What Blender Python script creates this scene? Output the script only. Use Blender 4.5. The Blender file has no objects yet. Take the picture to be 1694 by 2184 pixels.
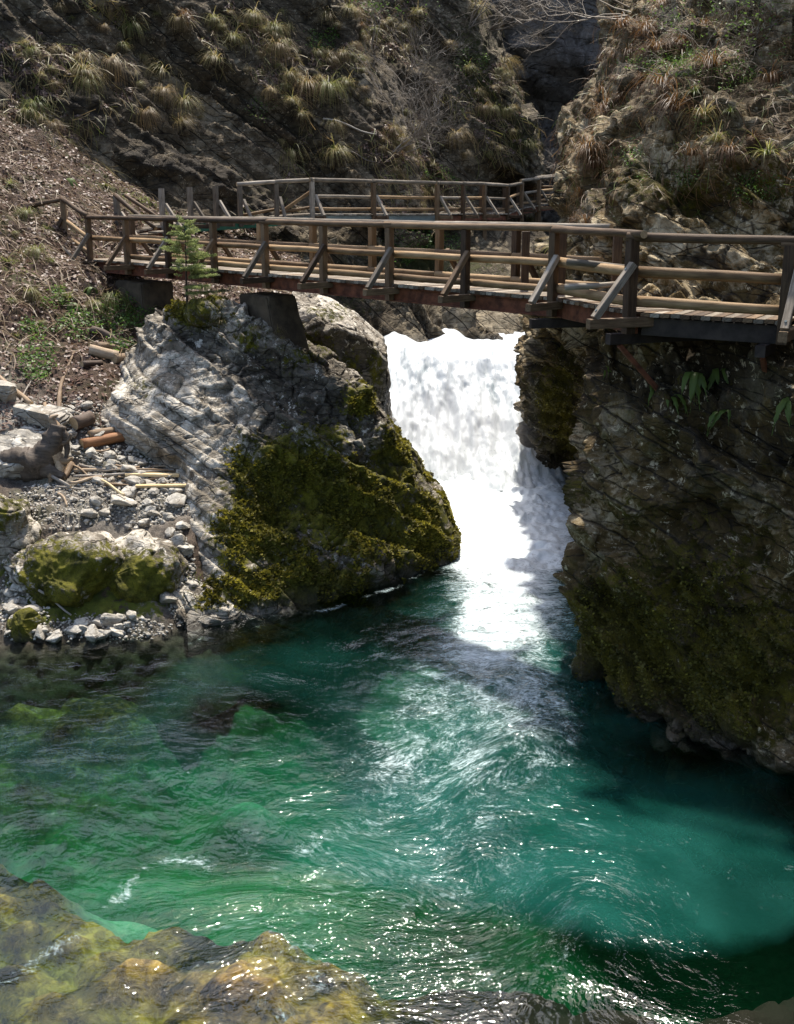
import bpy, math, random
import numpy as np
from mathutils import Vector, Matrix

random.seed(7)
RNG = np.random.default_rng(7)
SC = bpy.context.scene
COL = SC.collection

# ------------------------------------------------------------------ camera
F, CX, CY, EYE = 2450.0, 847.0, 1092.0, 1.7          # photo read at 1694 x 2184
PITCH = math.atan((CY - 424.0) / F)
cam = bpy.data.cameras.new('camera')
cam.sensor_fit = 'VERTICAL'; cam.sensor_height = 36.0
cam.lens = 36.0 * F / 2184.0
cam.clip_start = 0.1; cam.clip_end = 2000.0
camo = bpy.data.objects.new('camera', cam); COL.objects.link(camo)
camo.location = (0, 0, EYE); camo.rotation_euler = (math.pi / 2 - PITCH, 0, 0)
SC.camera = camo

# ------------------------------------------------------------------ world + sun
SUN_AZ, SUN_EL = math.radians(7.0), math.radians(63.0)   # azimuth to the right of straight ahead
w = bpy.data.worlds.new('World'); SC.world = w; w.use_nodes = True
nt = w.node_tree; nt.nodes.clear()
sky = nt.nodes.new('ShaderNodeTexSky'); sky.sky_type = 'NISHITA'; sky.sun_disc = False
sky.sun_elevation = SUN_EL; sky.sun_rotation = SUN_AZ; sky.dust_density = 2.5; sky.air_density = 1.0
bg = nt.nodes.new('ShaderNodeBackground'); bg.inputs['Strength'].default_value = 0.13
wo = nt.nodes.new('ShaderNodeOutputWorld')
nt.links.new(sky.outputs[0], bg.inputs[0]); nt.links.new(bg.outputs[0], wo.inputs[0])
sd = bpy.data.lights.new('sun', 'SUN'); sd.energy = 4.0; sd.angle = math.radians(2.4); sd.color = (1.0, 0.95, 0.86)
so = bpy.data.objects.new('sun', sd); COL.objects.link(so)
SUNV = Vector((math.sin(SUN_AZ) * math.cos(SUN_EL), math.cos(SUN_AZ) * math.cos(SUN_EL), math.sin(SUN_EL)))
so.rotation_euler = SUNV.to_track_quat('Z', 'Y').to_euler(); so.location = (20, 40, 60)

SC.view_settings.view_transform = 'Standard'; SC.view_settings.look = 'None'
SC.view_settings.exposure = 1.05; SC.view_settings.gamma = 1.0
SC.render.engine = 'CYCLES'
SC.cycles.use_denoising = True
SC.cycles.max_bounces = 6; SC.cycles.diffuse_bounces = 2; SC.cycles.glossy_bounces = 2
SC.cycles.transmission_bounces = 4; SC.cycles.transparent_max_bounces = 6
SC.cycles.volume_bounces = 0
SC.cycles.sample_clamp_indirect = 6.0
SC.cycles.caustics_reflective = False; SC.cycles.caustics_refractive = False

# ------------------------------------------------------------------ geometry helpers
cp, sp = math.cos(PITCH), math.sin(PITCH)
def ray(x, y):
    a, b = (x - CX) / F, -(y - CY) / F
    return np.array([a, cp + b * sp, -sp + b * cp])
def P(x, y, d):
    r = ray(x, y); return np.array([0, 0, EYE]) + r * (d / r[1])
def PZ(x, y, z):
    r = ray(x, y); return np.array([0, 0, EYE]) + r * ((z - EYE) / r[2])
def proj(p):
    p = np.asarray(p, float); q = p - np.array([0, 0, EYE])
    dep = q[..., 1] * cp - q[..., 2] * sp
    up = q[..., 1] * sp + q[..., 2] * cp
    return CX + F * q[..., 0] / dep, CY - F * up / dep, dep

_T = np.random.default_rng(11).permutation(4096)
_T = np.concatenate([_T, _T]).astype(np.int64)
_H = np.random.default_rng(12).random(4096)
def hsh(*ks):
    v = np.zeros(np.shape(ks[0]), np.int64)
    for k in ks:
        v = _T[(v + k.astype(np.int64)) & 4095]
    return _H[v]
def vnoise(p, seed=0):
    i = np.floor(p).astype(np.int64); f = p - i
    f = f * f * f * (f * (f * 6 - 15) + 10)
    x, y, z = i[:, 0] + seed * 17, i[:, 1] + seed * 31, i[:, 2]
    x0, x1 = _T[x & 4095], _T[(x + 1) & 4095]
    def c(a, yy, zz): return _H[_T[_T[(a + yy) & 4095] + (zz & 4095) & 4095]]
    fx, fy, fz = f[:, 0], f[:, 1], f[:, 2]
    def lx(yy, zz):
        a = c(x0, yy, zz); return a + (c(x1, yy, zz) - a) * fx
    a = lx(y, z); a = a + (lx(y + 1, z) - a) * fy
    b = lx(y, z + 1); b = b + (lx(y + 1, z + 1) - b) * fy
    return (a + (b - a) * fz) * 2 - 1
def fbm(p, o=4, seed=0, gain=0.5):
    r = np.zeros(len(p)); a = 1.0; s = 0.0
    for k in range(o):
        r += a * vnoise(p * (2.03 ** k) + k * 7.3, seed + k); s += a; a *= gain
    return r / s
def sstep(a, b, x):
    t = np.clip((x - a) / (b - a), 0, 1); return t * t * (3 - 2 * t)
def worley(p, seed=0):
    """F1, F2 and a random number of the nearest cell"""
    i = np.floor(p).astype(np.int64)
    d1 = np.full(len(p), 9.0); d2 = np.full(len(p), 9.0); cid = np.zeros(len(p))
    for dx in (-1, 0, 1):
        for dy in (-1, 0, 1):
            for dz in (-1, 0, 1):
                q = i + np.array([dx, dy, dz])
                a, b, c = q[:, 0] + seed, q[:, 1], q[:, 2]
                j = np.stack([hsh(a, b, c), hsh(b, c, a + 77), hsh(c, a + 191, b)], 1)
                d = np.linalg.norm(q + j - p, axis=1)
                m = d < d1
                d2 = np.where(m, d1, np.minimum(d2, d)); d1 = np.where(m, d, d1)
                cid = np.where(m, hsh(a + 5, b + 3, c + 9), cid)
    return d1, d2, cid

def facets(p, sc, amp, seed):
    """broken faces: every cell a tilted plane of its own"""
    w2 = p + 0.25 / sc * np.stack([fbm(p * sc * .8 + 5 * k, 2, seed + k) for k in range(3)], 1)
    q = w2 * sc * np.array([1, 1, 1.5]); i = np.floor(q).astype(np.int64); best = np.full(len(p), 9.0); h = np.zeros(len(p)); d2 = np.full(len(p), 9.0)
    for dx in (-1, 0, 1):
        for dy in (-1, 0, 1):
            for dz in (-1, 0, 1):
                g = i + np.array([dx, dy, dz]); a, b, c = g[:, 0] + seed, g[:, 1], g[:, 2]
                j = np.stack([hsh(a, b, c), hsh(b, c, a + 77), hsh(c, a + 191, b)], 1); v = q - g - j; d = np.abs(v).max(1) * .6 + np.linalg.norm(v, axis=1) * .4
                t = (hsh(a + 5, b + 3, c + 9) - .5) * 1.2 + v[:, 0] * (hsh(a + 8, c, b) - .5) * 1.6 + v[:, 2] * (hsh(b + 8, a, c) - .5) * 1.6
                m = d < best; d2 = np.where(m, best, np.minimum(d2, d)); best = np.where(m, d, best); h = np.where(m, t, h)
    return amp * h * sstep(0, .10, d2 - best), np.exp(-((d2 - best) / .05) ** 2)

def mesh_np(name, V, faces, mat=None, attrs=None, smooth=False):
    """faces: (n,4) or (n,3) array"""
    me = bpy.data.meshes.new(name)
    V = np.asarray(V, np.float32); faces = np.asarray(faces, np.int32)
    k = faces.shape[1]
    me.vertices.add(len(V)); me.vertices.foreach_set('co', V.ravel())
    me.loops.add(faces.size); me.loops.foreach_set('vertex_index', faces.ravel())
    me.polygons.add(len(faces)); me.polygons.foreach_set('loop_start', np.arange(0, faces.size, k, dtype=np.int32))
    me.update(calc_edges=True)
    if smooth: me.polygons.foreach_set('use_smooth', np.ones(len(faces), bool))
    for an, av in (attrs or {}).items():
        if np.ndim(av) == 1:
            a = me.attributes.new(an, 'FLOAT', 'POINT'); a.data.foreach_set('value', np.asarray(av, np.float32))
        else:
            a = me.attributes.new(an, 'FLOAT_VECTOR', 'POINT'); a.data.foreach_set('vector', np.asarray(av, np.float32).ravel())
    if mat: me.materials.append(mat)
    return me
def link(name, me, parent=None, loc=(0, 0, 0), rot=None, scale=None, **props):
    o = bpy.data.objects.new(name, me); COL.objects.link(o)
    o.location = loc
    if rot is not None: o.rotation_euler = rot
    if scale is not None: o.scale = scale if np.ndim(scale) else (scale,) * 3
    if parent: o.parent = parent
    for k, v in props.items(): o[k] = v
    return o
def thing(name, label, category, loc=(0, 0, 0), rot=None, group=None):
    o = link(name, None, None, loc, rot, label=label, category=category)
    if group: o['group'] = group
    return o
def copy_tree(o, parent=None):
    c = o.copy(); COL.objects.link(c); c.parent = parent
    for ch in o.children: copy_tree(ch, c)
    return c

def catmull(C, t):
    n = len(C); k = np.clip(np.floor(t).astype(int), 0, n - 2); f = (t - k)[(...,) + (None,) * (C.ndim - 1)]
    g = lambda i: C[np.clip(i, 0, n - 1)]
    p0, p1, p2, p3 = g(k - 1), g(k), g(k + 1), g(k + 2)
    p0 = np.where((k == 0)[(...,) + (None,) * (C.ndim - 1)], 2 * p1 - p2, p0)
    p3 = np.where((k == n - 2)[(...,) + (None,) * (C.ndim - 1)], 2 * p2 - p1, p3)
    return 0.5 * (2 * p1 + (p2 - p0) * f + (2 * p0 - 5 * p1 + 4 * p2 - p3) * f * f + (3 * p1 - p0 - 3 * p2 + p3) * f ** 3)
def params(C, axis, spacing, cap):
    L = np.linalg.norm(np.diff(C, axis=axis), axis=2)
    L = np.median(L, axis=1 - axis)
    ts = []
    for k, l in enumerate(L):
        n = int(np.clip(round(l / spacing), 3, cap)); ts.append(k + np.arange(n) / n)
    ts.append([len(L)])
    return np.concatenate(ts)
class Sheet: pass
def loft(rows, spacing, cap=140):
    C = np.array(rows, float)
    tr, tc = params(C, 0, spacing, cap), params(C, 1, spacing, cap)
    A = catmull(C, tr)
    B = catmull(np.swapaxes(A, 0, 1), tc); G = np.swapaxes(B, 0, 1)
    du = np.gradient(G, axis=0); dv = np.gradient(G, axis=1)
    N = np.cross(dv, du); N /= np.linalg.norm(N, axis=2, keepdims=True) + 1e-9
    if np.mean(np.sum(N * (np.array([0, 0, EYE]) - G), axis=2) > 0) < 0.5: N = -N
    s = Sheet(); s.nr, s.nc = G.shape[:2]; s.P = G.reshape(-1, 3).copy(); s.N = N.reshape(-1, 3)
    i = np.arange(s.nr * s.nc).reshape(s.nr, s.nc)
    s.F = np.stack([i[:-1, :-1], i[:-1, 1:], i[1:, 1:], i[1:, :-1]], -1).reshape(-1, 4)
    return s
def renormal(s):
    G = s.P.reshape(s.nr, s.nc, 3)
    N = np.cross(np.gradient(G, axis=1), np.gradient(G, axis=0)); N /= np.linalg.norm(N, axis=2, keepdims=True) + 1e-9
    N = N.reshape(-1, 3); sg = np.sign(np.sum(N * s.N)); s.N2 = N * sg

BED = np.array([0.46, -0.32, 0.83]); BED /= np.linalg.norm(BED)
E1 = np.cross([0, 1, 0.0], BED); E1 /= np.linalg.norm(E1); E2 = np.cross(BED, E1)
def strata(p, th=0.3, ln=0.9, a_bed=0.12, a_blk=0.08, warp=0.35, crack=0.05, seed=0, bed=None, saw=0.0, cw=0.016, tw=0.06):
    n = BED if bed is None else np.array(bed) / np.linalg.norm(bed)
    e1 = np.cross([0, 1, 0.0], n); e1 /= np.linalg.norm(e1); e2 = np.cross(n, e1)
    wv = np.stack([fbm(p * 0.35 + 3 * k, 3, seed + k * 3) for k in range(3)], 1) * warp
    q = p + wv
    s = q @ n / th
    s = s + 1.5 * vnoise(np.stack([s * 0.30, s * 0 + seed, s * 0], 1), seed) + 0.10 * fbm(p * 3.0, 3, seed + 11)
    k = np.floor(s); f = s - k
    u = q @ e1 / ln + hsh(k + 300) * 7; v = q @ e2 / (ln * 0.8) + hsh(k + 900) * 5
    u = u + 0.5 * vnoise(np.stack([u, k, v], 1) * 0.9, seed + 5) + 0.12 * fbm(p * 4.0, 2, seed + 13)
    ku, kv = np.floor(u), np.floor(v); fu, fv = u - ku, v - kv
    bo = hsh(k + seed) - 0.5; bl = hsh(k + seed, ku + 40, kv + 80) - 0.5
    eb = np.minimum(f, 1 - f) * th; eu = np.minimum(fu, 1 - fu) * ln; ev = np.minimum(fv, 1 - fv) * ln * 0.8
    on = (hsh(k + 7, ku + 3, kv + 2) > 0.45); onb = 0.35 + 0.65 * (hsh(k + 17) > 0.35)
    vis = np.clip(0.75 + 1.1 * fbm(p * 1.1, 3, seed + 19), 0, 1)
    cr = np.exp(-(eb / cw) ** 2) * onb; cu = np.maximum(np.exp(-(eu / cw) ** 2), np.exp(-(ev / cw) ** 2)) * on
    ck = np.maximum(cr, cu * 0.8) * vis
    # beds step over a short distance, blocks fade out at their own edges
    w0 = np.minimum(tw / th, 0.45); t = sstep(0, w0, f)
    g0 = lambda kk, ff: a_bed * 2 * (hsh(kk + seed) - 0.5) + saw * (ff - 0.5) * (0.15 + 1.5 * hsh(kk + 55) ** 1.5) * (.3 + .7 * vis)
    bedd = g0(k, f) * t + g0(k - 1, 1.0) * (1 - t)
    fade = sstep(0, tw, np.minimum(f, 1 - f) * th) * sstep(0, tw, eu) * sstep(0, tw, ev)
    d = bedd + a_blk * 2 * bl * fade - crack * ck
    return d, ck, hsh(k + 21, ku + 4, kv + 6), f
# ------------------------------------------------------------------ materials
class NT:
    def __init__(s, name):
        s.m = bpy.data.materials.new(name); s.m.use_nodes = True; s.t = s.m.node_tree; s.t.nodes.clear()
        s.out = s.t.nodes.new('ShaderNodeOutputMaterial')
    def n(s, kind, **kw):
        nd = s.t.nodes.new('ShaderNode' + kind)
        for k, v in kw.items():
            if k.startswith('i_'):
                key = k[2:]; key = int(key) if key.isdigit() else key.replace('_', ' ')
                s.set(nd.inputs[key], v)
            else: setattr(nd, k, v)
        return nd
    def set(s, inp, v):
        if isinstance(v, bpy.types.NodeSocket): s.t.links.new(v, inp)
        elif isinstance(v, bpy.types.Node): s.t.links.new(v.outputs[0], inp)
        else:
            if inp.type == 'RGBA' and len(v) == 3: v = (*v, 1)
            inp.default_value = v
    def coord(s): return s.n('TexCoord').outputs['Object']
    def attr(s, a): return s.n('Attribute', attribute_name=a).outputs['Fac']
    def noise(s, scale, detail=4, vec=None, rough=0.55, dist=0.0):
        nd = s.n('TexNoise', i_Scale=scale, i_Detail=detail, i_Roughness=rough, i_Distortion=dist)
        s.set(nd.inputs['Vector'], vec if vec is not None else s.coord()); return nd.outputs['Fac']
    def ramp(s, fac, a, b, c0=0.0, c1=1.0):
        nd = s.n('MapRange', interpolation_type='SMOOTHSTEP'); s.set(nd.inputs[0], fac)
        for i, v in ((1, a), (2, b), (3, c0), (4, c1)): nd.inputs[i].default_value = v
        return nd.outputs[0]
    def mix(s, f, a, b):
        nd = s.n('MixRGB'); s.set(nd.inputs[0], f); s.set(nd.inputs[1], a); s.set(nd.inputs[2], b); return nd.outputs[0]
    def mul(s, a, b):
        nd = s.n('Math', operation='MULTIPLY'); s.set(nd.inputs[0], a); s.set(nd.inputs[1], b); return nd.outputs[0]
    def math(s, op, a, b=0.0):
        nd = s.n('Math', operation=op); s.set(nd.inputs[0], a); s.set(nd.inputs[1], b); return nd.outputs[0]
    def cols(s, fac, stops):
        nd = s.n('ValToRGB'); s.set(nd.inputs[0], fac); e = nd.color_ramp.elements
        while len(e) < len(stops): e.new(0.5)
        for el, (p, c) in zip(e, stops): el.position = p; el.color = (*c, 1)
        return nd.outputs[0]
    def bump(s, h, strength=0.5, dist=0.02):
        return s.n('Bump', i_Strength=strength, i_Distance=dist, i_Height=h).outputs[0]
    def bsdf(s, col, rough=0.8, normal=None, spec=0.3, **kw):
        nd = s.n('BsdfPrincipled'); s.set(nd.inputs['Base Color'], col); s.set(nd.inputs['Roughness'], rough)
        s.set(nd.inputs['Specular IOR Level'], spec)
        if normal is not None: s.set(nd.inputs['Normal'], normal)
        for k, v in kw.items(): s.set(nd.inputs[k], v)
        return nd.outputs[0]
    def done(s, surf=None, vol=None):
        if surf is not None: s.t.links.new(surf, s.out.inputs['Surface'])
        if vol is not None: s.t.links.new(vol, s.out.inputs['Volume'])
        return s.m

def rock_mat(name, dark, mid, light, stain, lichen=0.5, moss_a=(0.022, 0.024, 0.002), moss_b=(0.20, 0.18, 0.016), soil=(0.022, 0.016, 0.010), bumpd=0.03, frac=1.5, dip=30, bedth=0.17):
    m = NT(name); c = m.coord()
    n1 = m.noise(0.9, 3, c); n2 = m.noise(4.5, 4, c, 0.68); n3 = m.noise(22, 3, c, 0.7)
    t = m.attr('tint')
    v = m.math('ADD', m.math('ADD', m.mul(n2, 0.7), m.mul(t, 0.32)), m.mul(n3, 0.25))
    col = m.cols(v, [(0.34, dark), (0.60, mid), (0.86, light)])
    col = m.mix(m.ramp(n1, 0.5, 0.72, 0, 0.75), col, stain)
    # dark weathering crust, and shade painted on the big block and cave
    pt = m.math('ADD', m.attr('patina_shade'), m.mul(m.math('SUBTRACT', n2, 0.5), 1.6))
    col = m.mix(m.ramp(pt, 0.3, 0.75, 0, 0.85), col, tuple(k * 0.8 for k in dark))
    # white and grey lichen crusts
    l1 = m.noise(6.5, 5, c, 0.75, 0.6); l2 = m.noise(1.7, 2, c)
    lf = m.mul(m.ramp(l1, 0.60 - 0.08 * lichen, 0.65 - 0.08 * lichen), m.ramp(l2, 0.42, 0.56))
    col = m.mix(m.mul(lf, 0.9), col, light)
    col = m.mix(m.ramp(n3, 0.56, 0.70, 0, 0.55), col, dark)
    # fine fractures along and across the beds
    mp = m.n('Mapping'); m.set(mp.inputs['Vector'], m.n('VectorMath', operation='ADD', i_0=c, i_1=m.n('VectorMath', operation='SCALE', i_0=m.n('TexNoise', i_Scale=1.6, i_Detail=3.0, i_Vector=c).outputs['Color'], i_Scale=0.22).outputs[0]).outputs[0])
    mp.inputs['Rotation'].default_value = (0.0, math.radians(-dip), 0); mp.inputs['Scale'].default_value = (1.0, 1.0, 4.2)
    vo = m.n('TexVoronoi', feature='DISTANCE_TO_EDGE', i_Scale=frac, i_Randomness=0.85); m.set(vo.inputs['Vector'], mp.outputs[0])
    fr = m.mul(m.ramp(vo.outputs['Distance'], 0.004, 0.05, 1.0, 0.0), m.ramp(l2, 0.36, 0.5, 1.0, 0.35))
    col = m.mix(m.mul(fr, 0.8), col, soil)
    # bedding partings
    wp = m.n('VectorMath', operation='ADD', i_0=c, i_1=m.n('VectorMath', operation='SCALE', i_0=m.n('TexNoise', i_Scale=0.8, i_Detail=3.0, i_Vector=c).outputs['Color'], i_Scale=0.30).outputs[0]).outputs[0]
    sd = m.n('VectorMath', operation='DOT_PRODUCT', i_0=wp); sd.inputs[1].default_value = (math.sin(math.radians(dip)) / bedth, 0.03 / bedth, math.cos(math.radians(dip)) / bedth)
    sv = sd.outputs['Value']
    n1d = m.n('TexNoise', noise_dimensions='1D', i_Scale=0.9, i_Detail=1.0); m.set(n1d.inputs['W'], sv)
    sv = m.math('ADD', sv, m.mul(n1d.outputs['Fac'], 1.4))
    pp = m.math('PINGPONG', sv, 0.5)
    bl = m.mul(m.mul(m.ramp(pp, 0.0, 0.022 / bedth, 1.0, 0.0), m.attr('beds')), m.ramp(l2, 0.32, 0.46, 0.25, 1.0))
    col = m.mix(m.mul(bl, 0.92), col, soil)
    fr = m.math('MAXIMUM', fr, bl)
    # soil in the joints, and the painted dark of the cave
    ck = m.attr('crack')
    col = m.mix(m.mul(m.ramp(ck, 0.3, 0.95), 0.85), col, soil)
    # moss
    mn = m.noise(7.0, 5, c, 0.75, 0.4)
    mo = m.math('ADD', m.attr('moss'), m.mul(m.math('SUBTRACT', mn, 0.5), 1.9))
    mf = m.ramp(mo, 0.40, 0.66)
    mc = m.cols(m.math('ADD', m.mul(m.noise(2.4, 4, c, 0.7), 0.75), m.mul(n3, 0.25)), [(0.36, moss_a), (0.66, moss_b)])
    mc = m.mix(m.ramp(m.noise(48, 2, c), 0.5, 0.75, 0, 0.7), mc, tuple(k * 0.4 for k in moss_a))
    col = m.mix(mf, col, mc)
    wet = m.attr('wet')
    col = m.mix(m.mul(wet, 0.7), col, (0.018, 0.017, 0.013))
    h = m.math('ADD', m.mul(n2, 0.9), m.math('ADD', m.mul(n3, 0.5), m.mul(m.mul(m.noise(60, 2, c, 0.7), 0.5), m.math('ADD', mf, 0.4))))
    h = m.math('SUBTRACT', h, m.mul(fr, m.math('SUBTRACT', 0.9, mf)))
    nr = m.bump(h, 1.0, bumpd * 1.5)
    rough = m.ramp(wet, 0.0, 1.0, 0.88, 0.32)
    return m.done(m.bsdf(col, rough, nr, 0.25))

LIME = rock_mat('limestone', (0.025, 0.02, 0.013), (0.19, 0.16, 0.12), (0.66, 0.60, 0.50), (0.075, 0.053, 0.03))
HILL = rock_mat('hill_rock', (0.017, 0.012, 0.006), (0.085, 0.063, 0.036), (0.34, 0.28, 0.19), (0.05, 0.032, 0.015), 0.2, (0.035, 0.04, 0.01), (0.10, 0.09, 0.025), frac=.75, dip=40, bumpd=.06, bedth=.42)
CLIFF = rock_mat('cliff_rock', (0.020, 0.013, 0.004), (0.115, 0.074, 0.024), (0.55, 0.45, 0.29), (0.058, 0.033, 0.009), 0.4, (0.026, 0.022, 0.002), (0.125, 0.098, 0.006), frac=1.2, dip=28, bedth=.4)
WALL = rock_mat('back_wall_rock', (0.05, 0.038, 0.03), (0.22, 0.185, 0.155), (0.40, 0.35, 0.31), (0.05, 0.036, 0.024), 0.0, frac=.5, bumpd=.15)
STONE = rock_mat('loose_stone', (0.12, 0.105, 0.085), (0.34, 0.31, 0.26), (0.62, 0.58, 0.50), (0.20, 0.155, 0.105), 0.2, bumpd=0.01)

def wood_mat(name, a, b, c2, scale=1.0, rough=0.75):
    m = NT(name); c = m.coord()
    mp = m.n('Mapping'); m.set(mp.inputs['Vector'], c); mp.inputs['Scale'].default_value = (3 * scale, 34 * scale, 34 * scale)
    info = m.n('ObjectInfo').outputs['Random']
    g = m.noise(1.0, 6, mp.outputs[0], 0.65, 0.4); g2 = m.noise(2.2, 4, c)
    v = m.math('ADD', m.math('ADD', m.mul(g, 0.6), m.mul(g2, 0.3)), m.mul(m.math('SUBTRACT', info, 0.5), 0.3))
    col = m.cols(v, [(0.28, a), (0.48, b), (0.66, c2)])
    kn = m.n('TexVoronoi', i_Scale=2.6); m.set(kn.inputs['Vector'], c)
    col = m.mix(m.ramp(kn.outputs['Distance'], 0.05, 0.13, 0.7, 0.0), col, tuple(k * 0.35 for k in a))
    return m.done(m.bsdf(col, rough, m.bump(g, 0.5, 0.012), 0.3))
WOOD_OLD = wood_mat('weathered_timber', (0.04, 0.023, 0.012), (0.115, 0.07, 0.037), (0.23, 0.15, 0.083))
WOOD_NEW = wood_mat('fresh_timber', (0.10, 0.055, 0.024), (0.22, 0.135, 0.063), (0.36, 0.235, 0.12))
WOOD_GREY = wood_mat('grey_timber', (0.09, 0.07, 0.05), (0.21, 0.17, 0.125), (0.42, 0.36, 0.29))
DRIFT = wood_mat('driftwood', (0.13, 0.085, 0.05), (0.30, 0.21, 0.13), (0.50, 0.39, 0.27))
BARK = wood_mat('bark', (0.03, 0.02, 0.014), (0.075, 0.05, 0.035), (0.15, 0.105, 0.075), 0.6)
STUMP = wood_mat('weathered_stump', (0.045, 0.034, 0.025), (0.13, 0.10, 0.075), (0.30, 0.25, 0.20), 0.5)
BOARD = wood_mat('pale_board', (0.36, 0.24, 0.11), (0.55, 0.40, 0.20), (0.68, 0.53, 0.31))
REDLOG = wood_mat('red_bare_log', (0.16, 0.07, 0.03), (0.30, 0.14, 0.06), (0.42, 0.24, 0.12))
CUT = wood_mat('sawn_end', (0.28, 0.18, 0.09), (0.45, 0.31, 0.17), (0.55, 0.42, 0.26))
TWIG = wood_mat('bare_twig', (0.10, 0.08, 0.06), (0.20, 0.165, 0.13), (0.36, 0.32, 0.27))

def plain(name, col, rough=0.7, var=0.35, scale=8, metal=0.0, bumpd=0.005):
    m = NT(name); n = m.noise(scale, 6, None, 0.65)
    c = m.mix(m.ramp(n, 0.3, 0.7), tuple(k * (1 - var) for k in col), tuple(k * (1 + var) for k in col))
    return m.done(m.bsdf(c, rough, m.bump(n, 0.4, bumpd), 0.3, Metallic=metal))
RUST = plain('rusty_steel', (0.13, 0.045, 0.022), 0.8, 0.55, 5)
DARKSTEEL = plain('dark_steel', (0.03, 0.022, 0.018), 0.7, 0.5, 5)
GREENSTEEL = plain('green_painted_steel', (0.035, 0.15, 0.09), 0.5, 0.25, 4)
BLUESTEEL = plain('grey_blue_steel', (0.14, 0.17, 0.17), 0.5, 0.2, 4)
CONC = plain('old_concrete', (0.075, 0.056, 0.036), 0.9, 0.45, 3, 0, 0.02)

def leaf_mat(name, stops, rough=0.5, trans=0.5, attr='tint'):
    m = NT(name)
    v = m.math('ADD', m.mul(m.attr(attr), 0.8), m.mul(m.n('ObjectInfo').outputs['Random'], 0.2))
    col = m.cols(v, stops)
    a = m.bsdf(col, rough, None, 0.35); b = m.n('BsdfTranslucent'); m.set(b.inputs[0], col)
    mx = m.n('MixShader', i_0=trans); m.set(mx.inputs[1], a); m.set(mx.inputs[2], b.outputs[0])
    return m.done(mx.outputs[0])
GRASS = leaf_mat('sedge_blades', [(0.0, (0.25, 0.165, 0.075)), (0.35, (0.31, 0.245, 0.10)), (0.6, (0.19, 0.20, 0.05)), (1.0, (0.085, 0.14, 0.022))])
STRAW = leaf_mat('dry_straw', [(0.0, (0.11, 0.05, 0.018)), (0.5, (0.19, 0.105, 0.04)), (1.0, (0.34, 0.25, 0.13))])
GREEN = leaf_mat('green_leaves', [(0.0, (0.05, 0.10, 0.02)), (0.5, (0.09, 0.17, 0.03)), (1.0, (0.19, 0.28, 0.06))])
FERN = leaf_mat('fern_fronds', [(0.0, (0.07, 0.11, 0.022)), (1.0, (0.16, 0.22, 0.045))])
LITTER = leaf_mat('fallen_leaves', [(0.0, (0.05, 0.026, 0.016)), (0.5, (0.16, 0.09, 0.062)), (1.0, (0.30, 0.215, 0.165))], 0.5, 0.25)
MOSSM = leaf_mat('moss_cushions', [(0.0, (0.03, 0.028, 0.005)), (0.5, (0.12, 0.105, 0.014)), (1.0, (0.36, 0.31, 0.035))], 0.7, 0.35)
SPRUCE = leaf_mat('spruce_needles', [(0.0, (0.12, 0.16, 0.05)), (1.0, (0.34, 0.38, 0.14))], 0.55, 0.5)

def soil_mat():
    m = NT('leaf_covered_soil'); c = m.coord()
    v = m.noise(9, 7, c, 0.75); n1 = m.noise(1.2, 4, c); n3 = m.noise(38, 4, c, 0.7)
    col = m.cols(m.math('ADD', m.mul(v, 0.6), m.mul(n3, 0.4)), [(0.34, (0.016, 0.010, 0.006)), (0.52, (0.055, 0.034, 0.021)), (0.68, (0.16, 0.108, 0.074))])
    col = m.mix(m.mul(m.ramp(n1, 0.5, 0.66), 0.7), col, (0.05, 0.055, 0.018))
    st = m.cols(n3, [(0.3, (0.12, 0.105, 0.085)), (0.7, (0.50, 0.46, 0.39))])
    col = m.mix(m.attr('stony'), col, st)
    mo = m.math('ADD', m.attr('moss'), m.mul(m.math('SUBTRACT', m.noise(7.0, 4, c, 0.72), 0.5), 1.6))
    mc = m.cols(m.noise(3.2, 4, c, 0.7), [(0.34, (0.05, 0.06, 0.01)), (0.66, (0.13, 0.14, 0.022))])
    col = m.mix(m.ramp(mo, 0.44, 0.6), col, mc)
    col = m.mix(m.mul(m.attr('wet'), 0.6), col, (0.03, 0.026, 0.016))
    return m.done(m.bsdf(col, 0.9, m.bump(m.math('ADD', v, m.mul(n3, 0.5)), 1.0, 0.05), 0.2))
SOIL = soil_mat()

def bed_mat():
    m = NT('river_bed'); c = m.coord()
    n1 = m.noise(1.3, 4, c, 0.6, 0.8); n2 = m.noise(6, 5, c, 0.75, 0.6)
    v = m.math('ADD', m.math('ADD', m.mul(n1, 0.55), m.mul(n2, 0.45)), m.mul(m.attr('dark'), -0.22))
    rock = m.cols(v, [(0.40, (0.012, 0.008, 0.004)), (0.5, (0.12, 0.062, 0.014)), (0.63, (0.40, 0.215, 0.045))])
    sand = m.cols(n2, [(0.3, (0.28, 0.28, 0.24)), (0.7, (0.50, 0.49, 0.43))])
    col = m.mix(m.attr('sand'), rock, sand)
    return m.done(m.bsdf(col, 0.85, m.bump(n2, 0.6, 0.03), 0.2))
BEDM = bed_mat()

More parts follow.
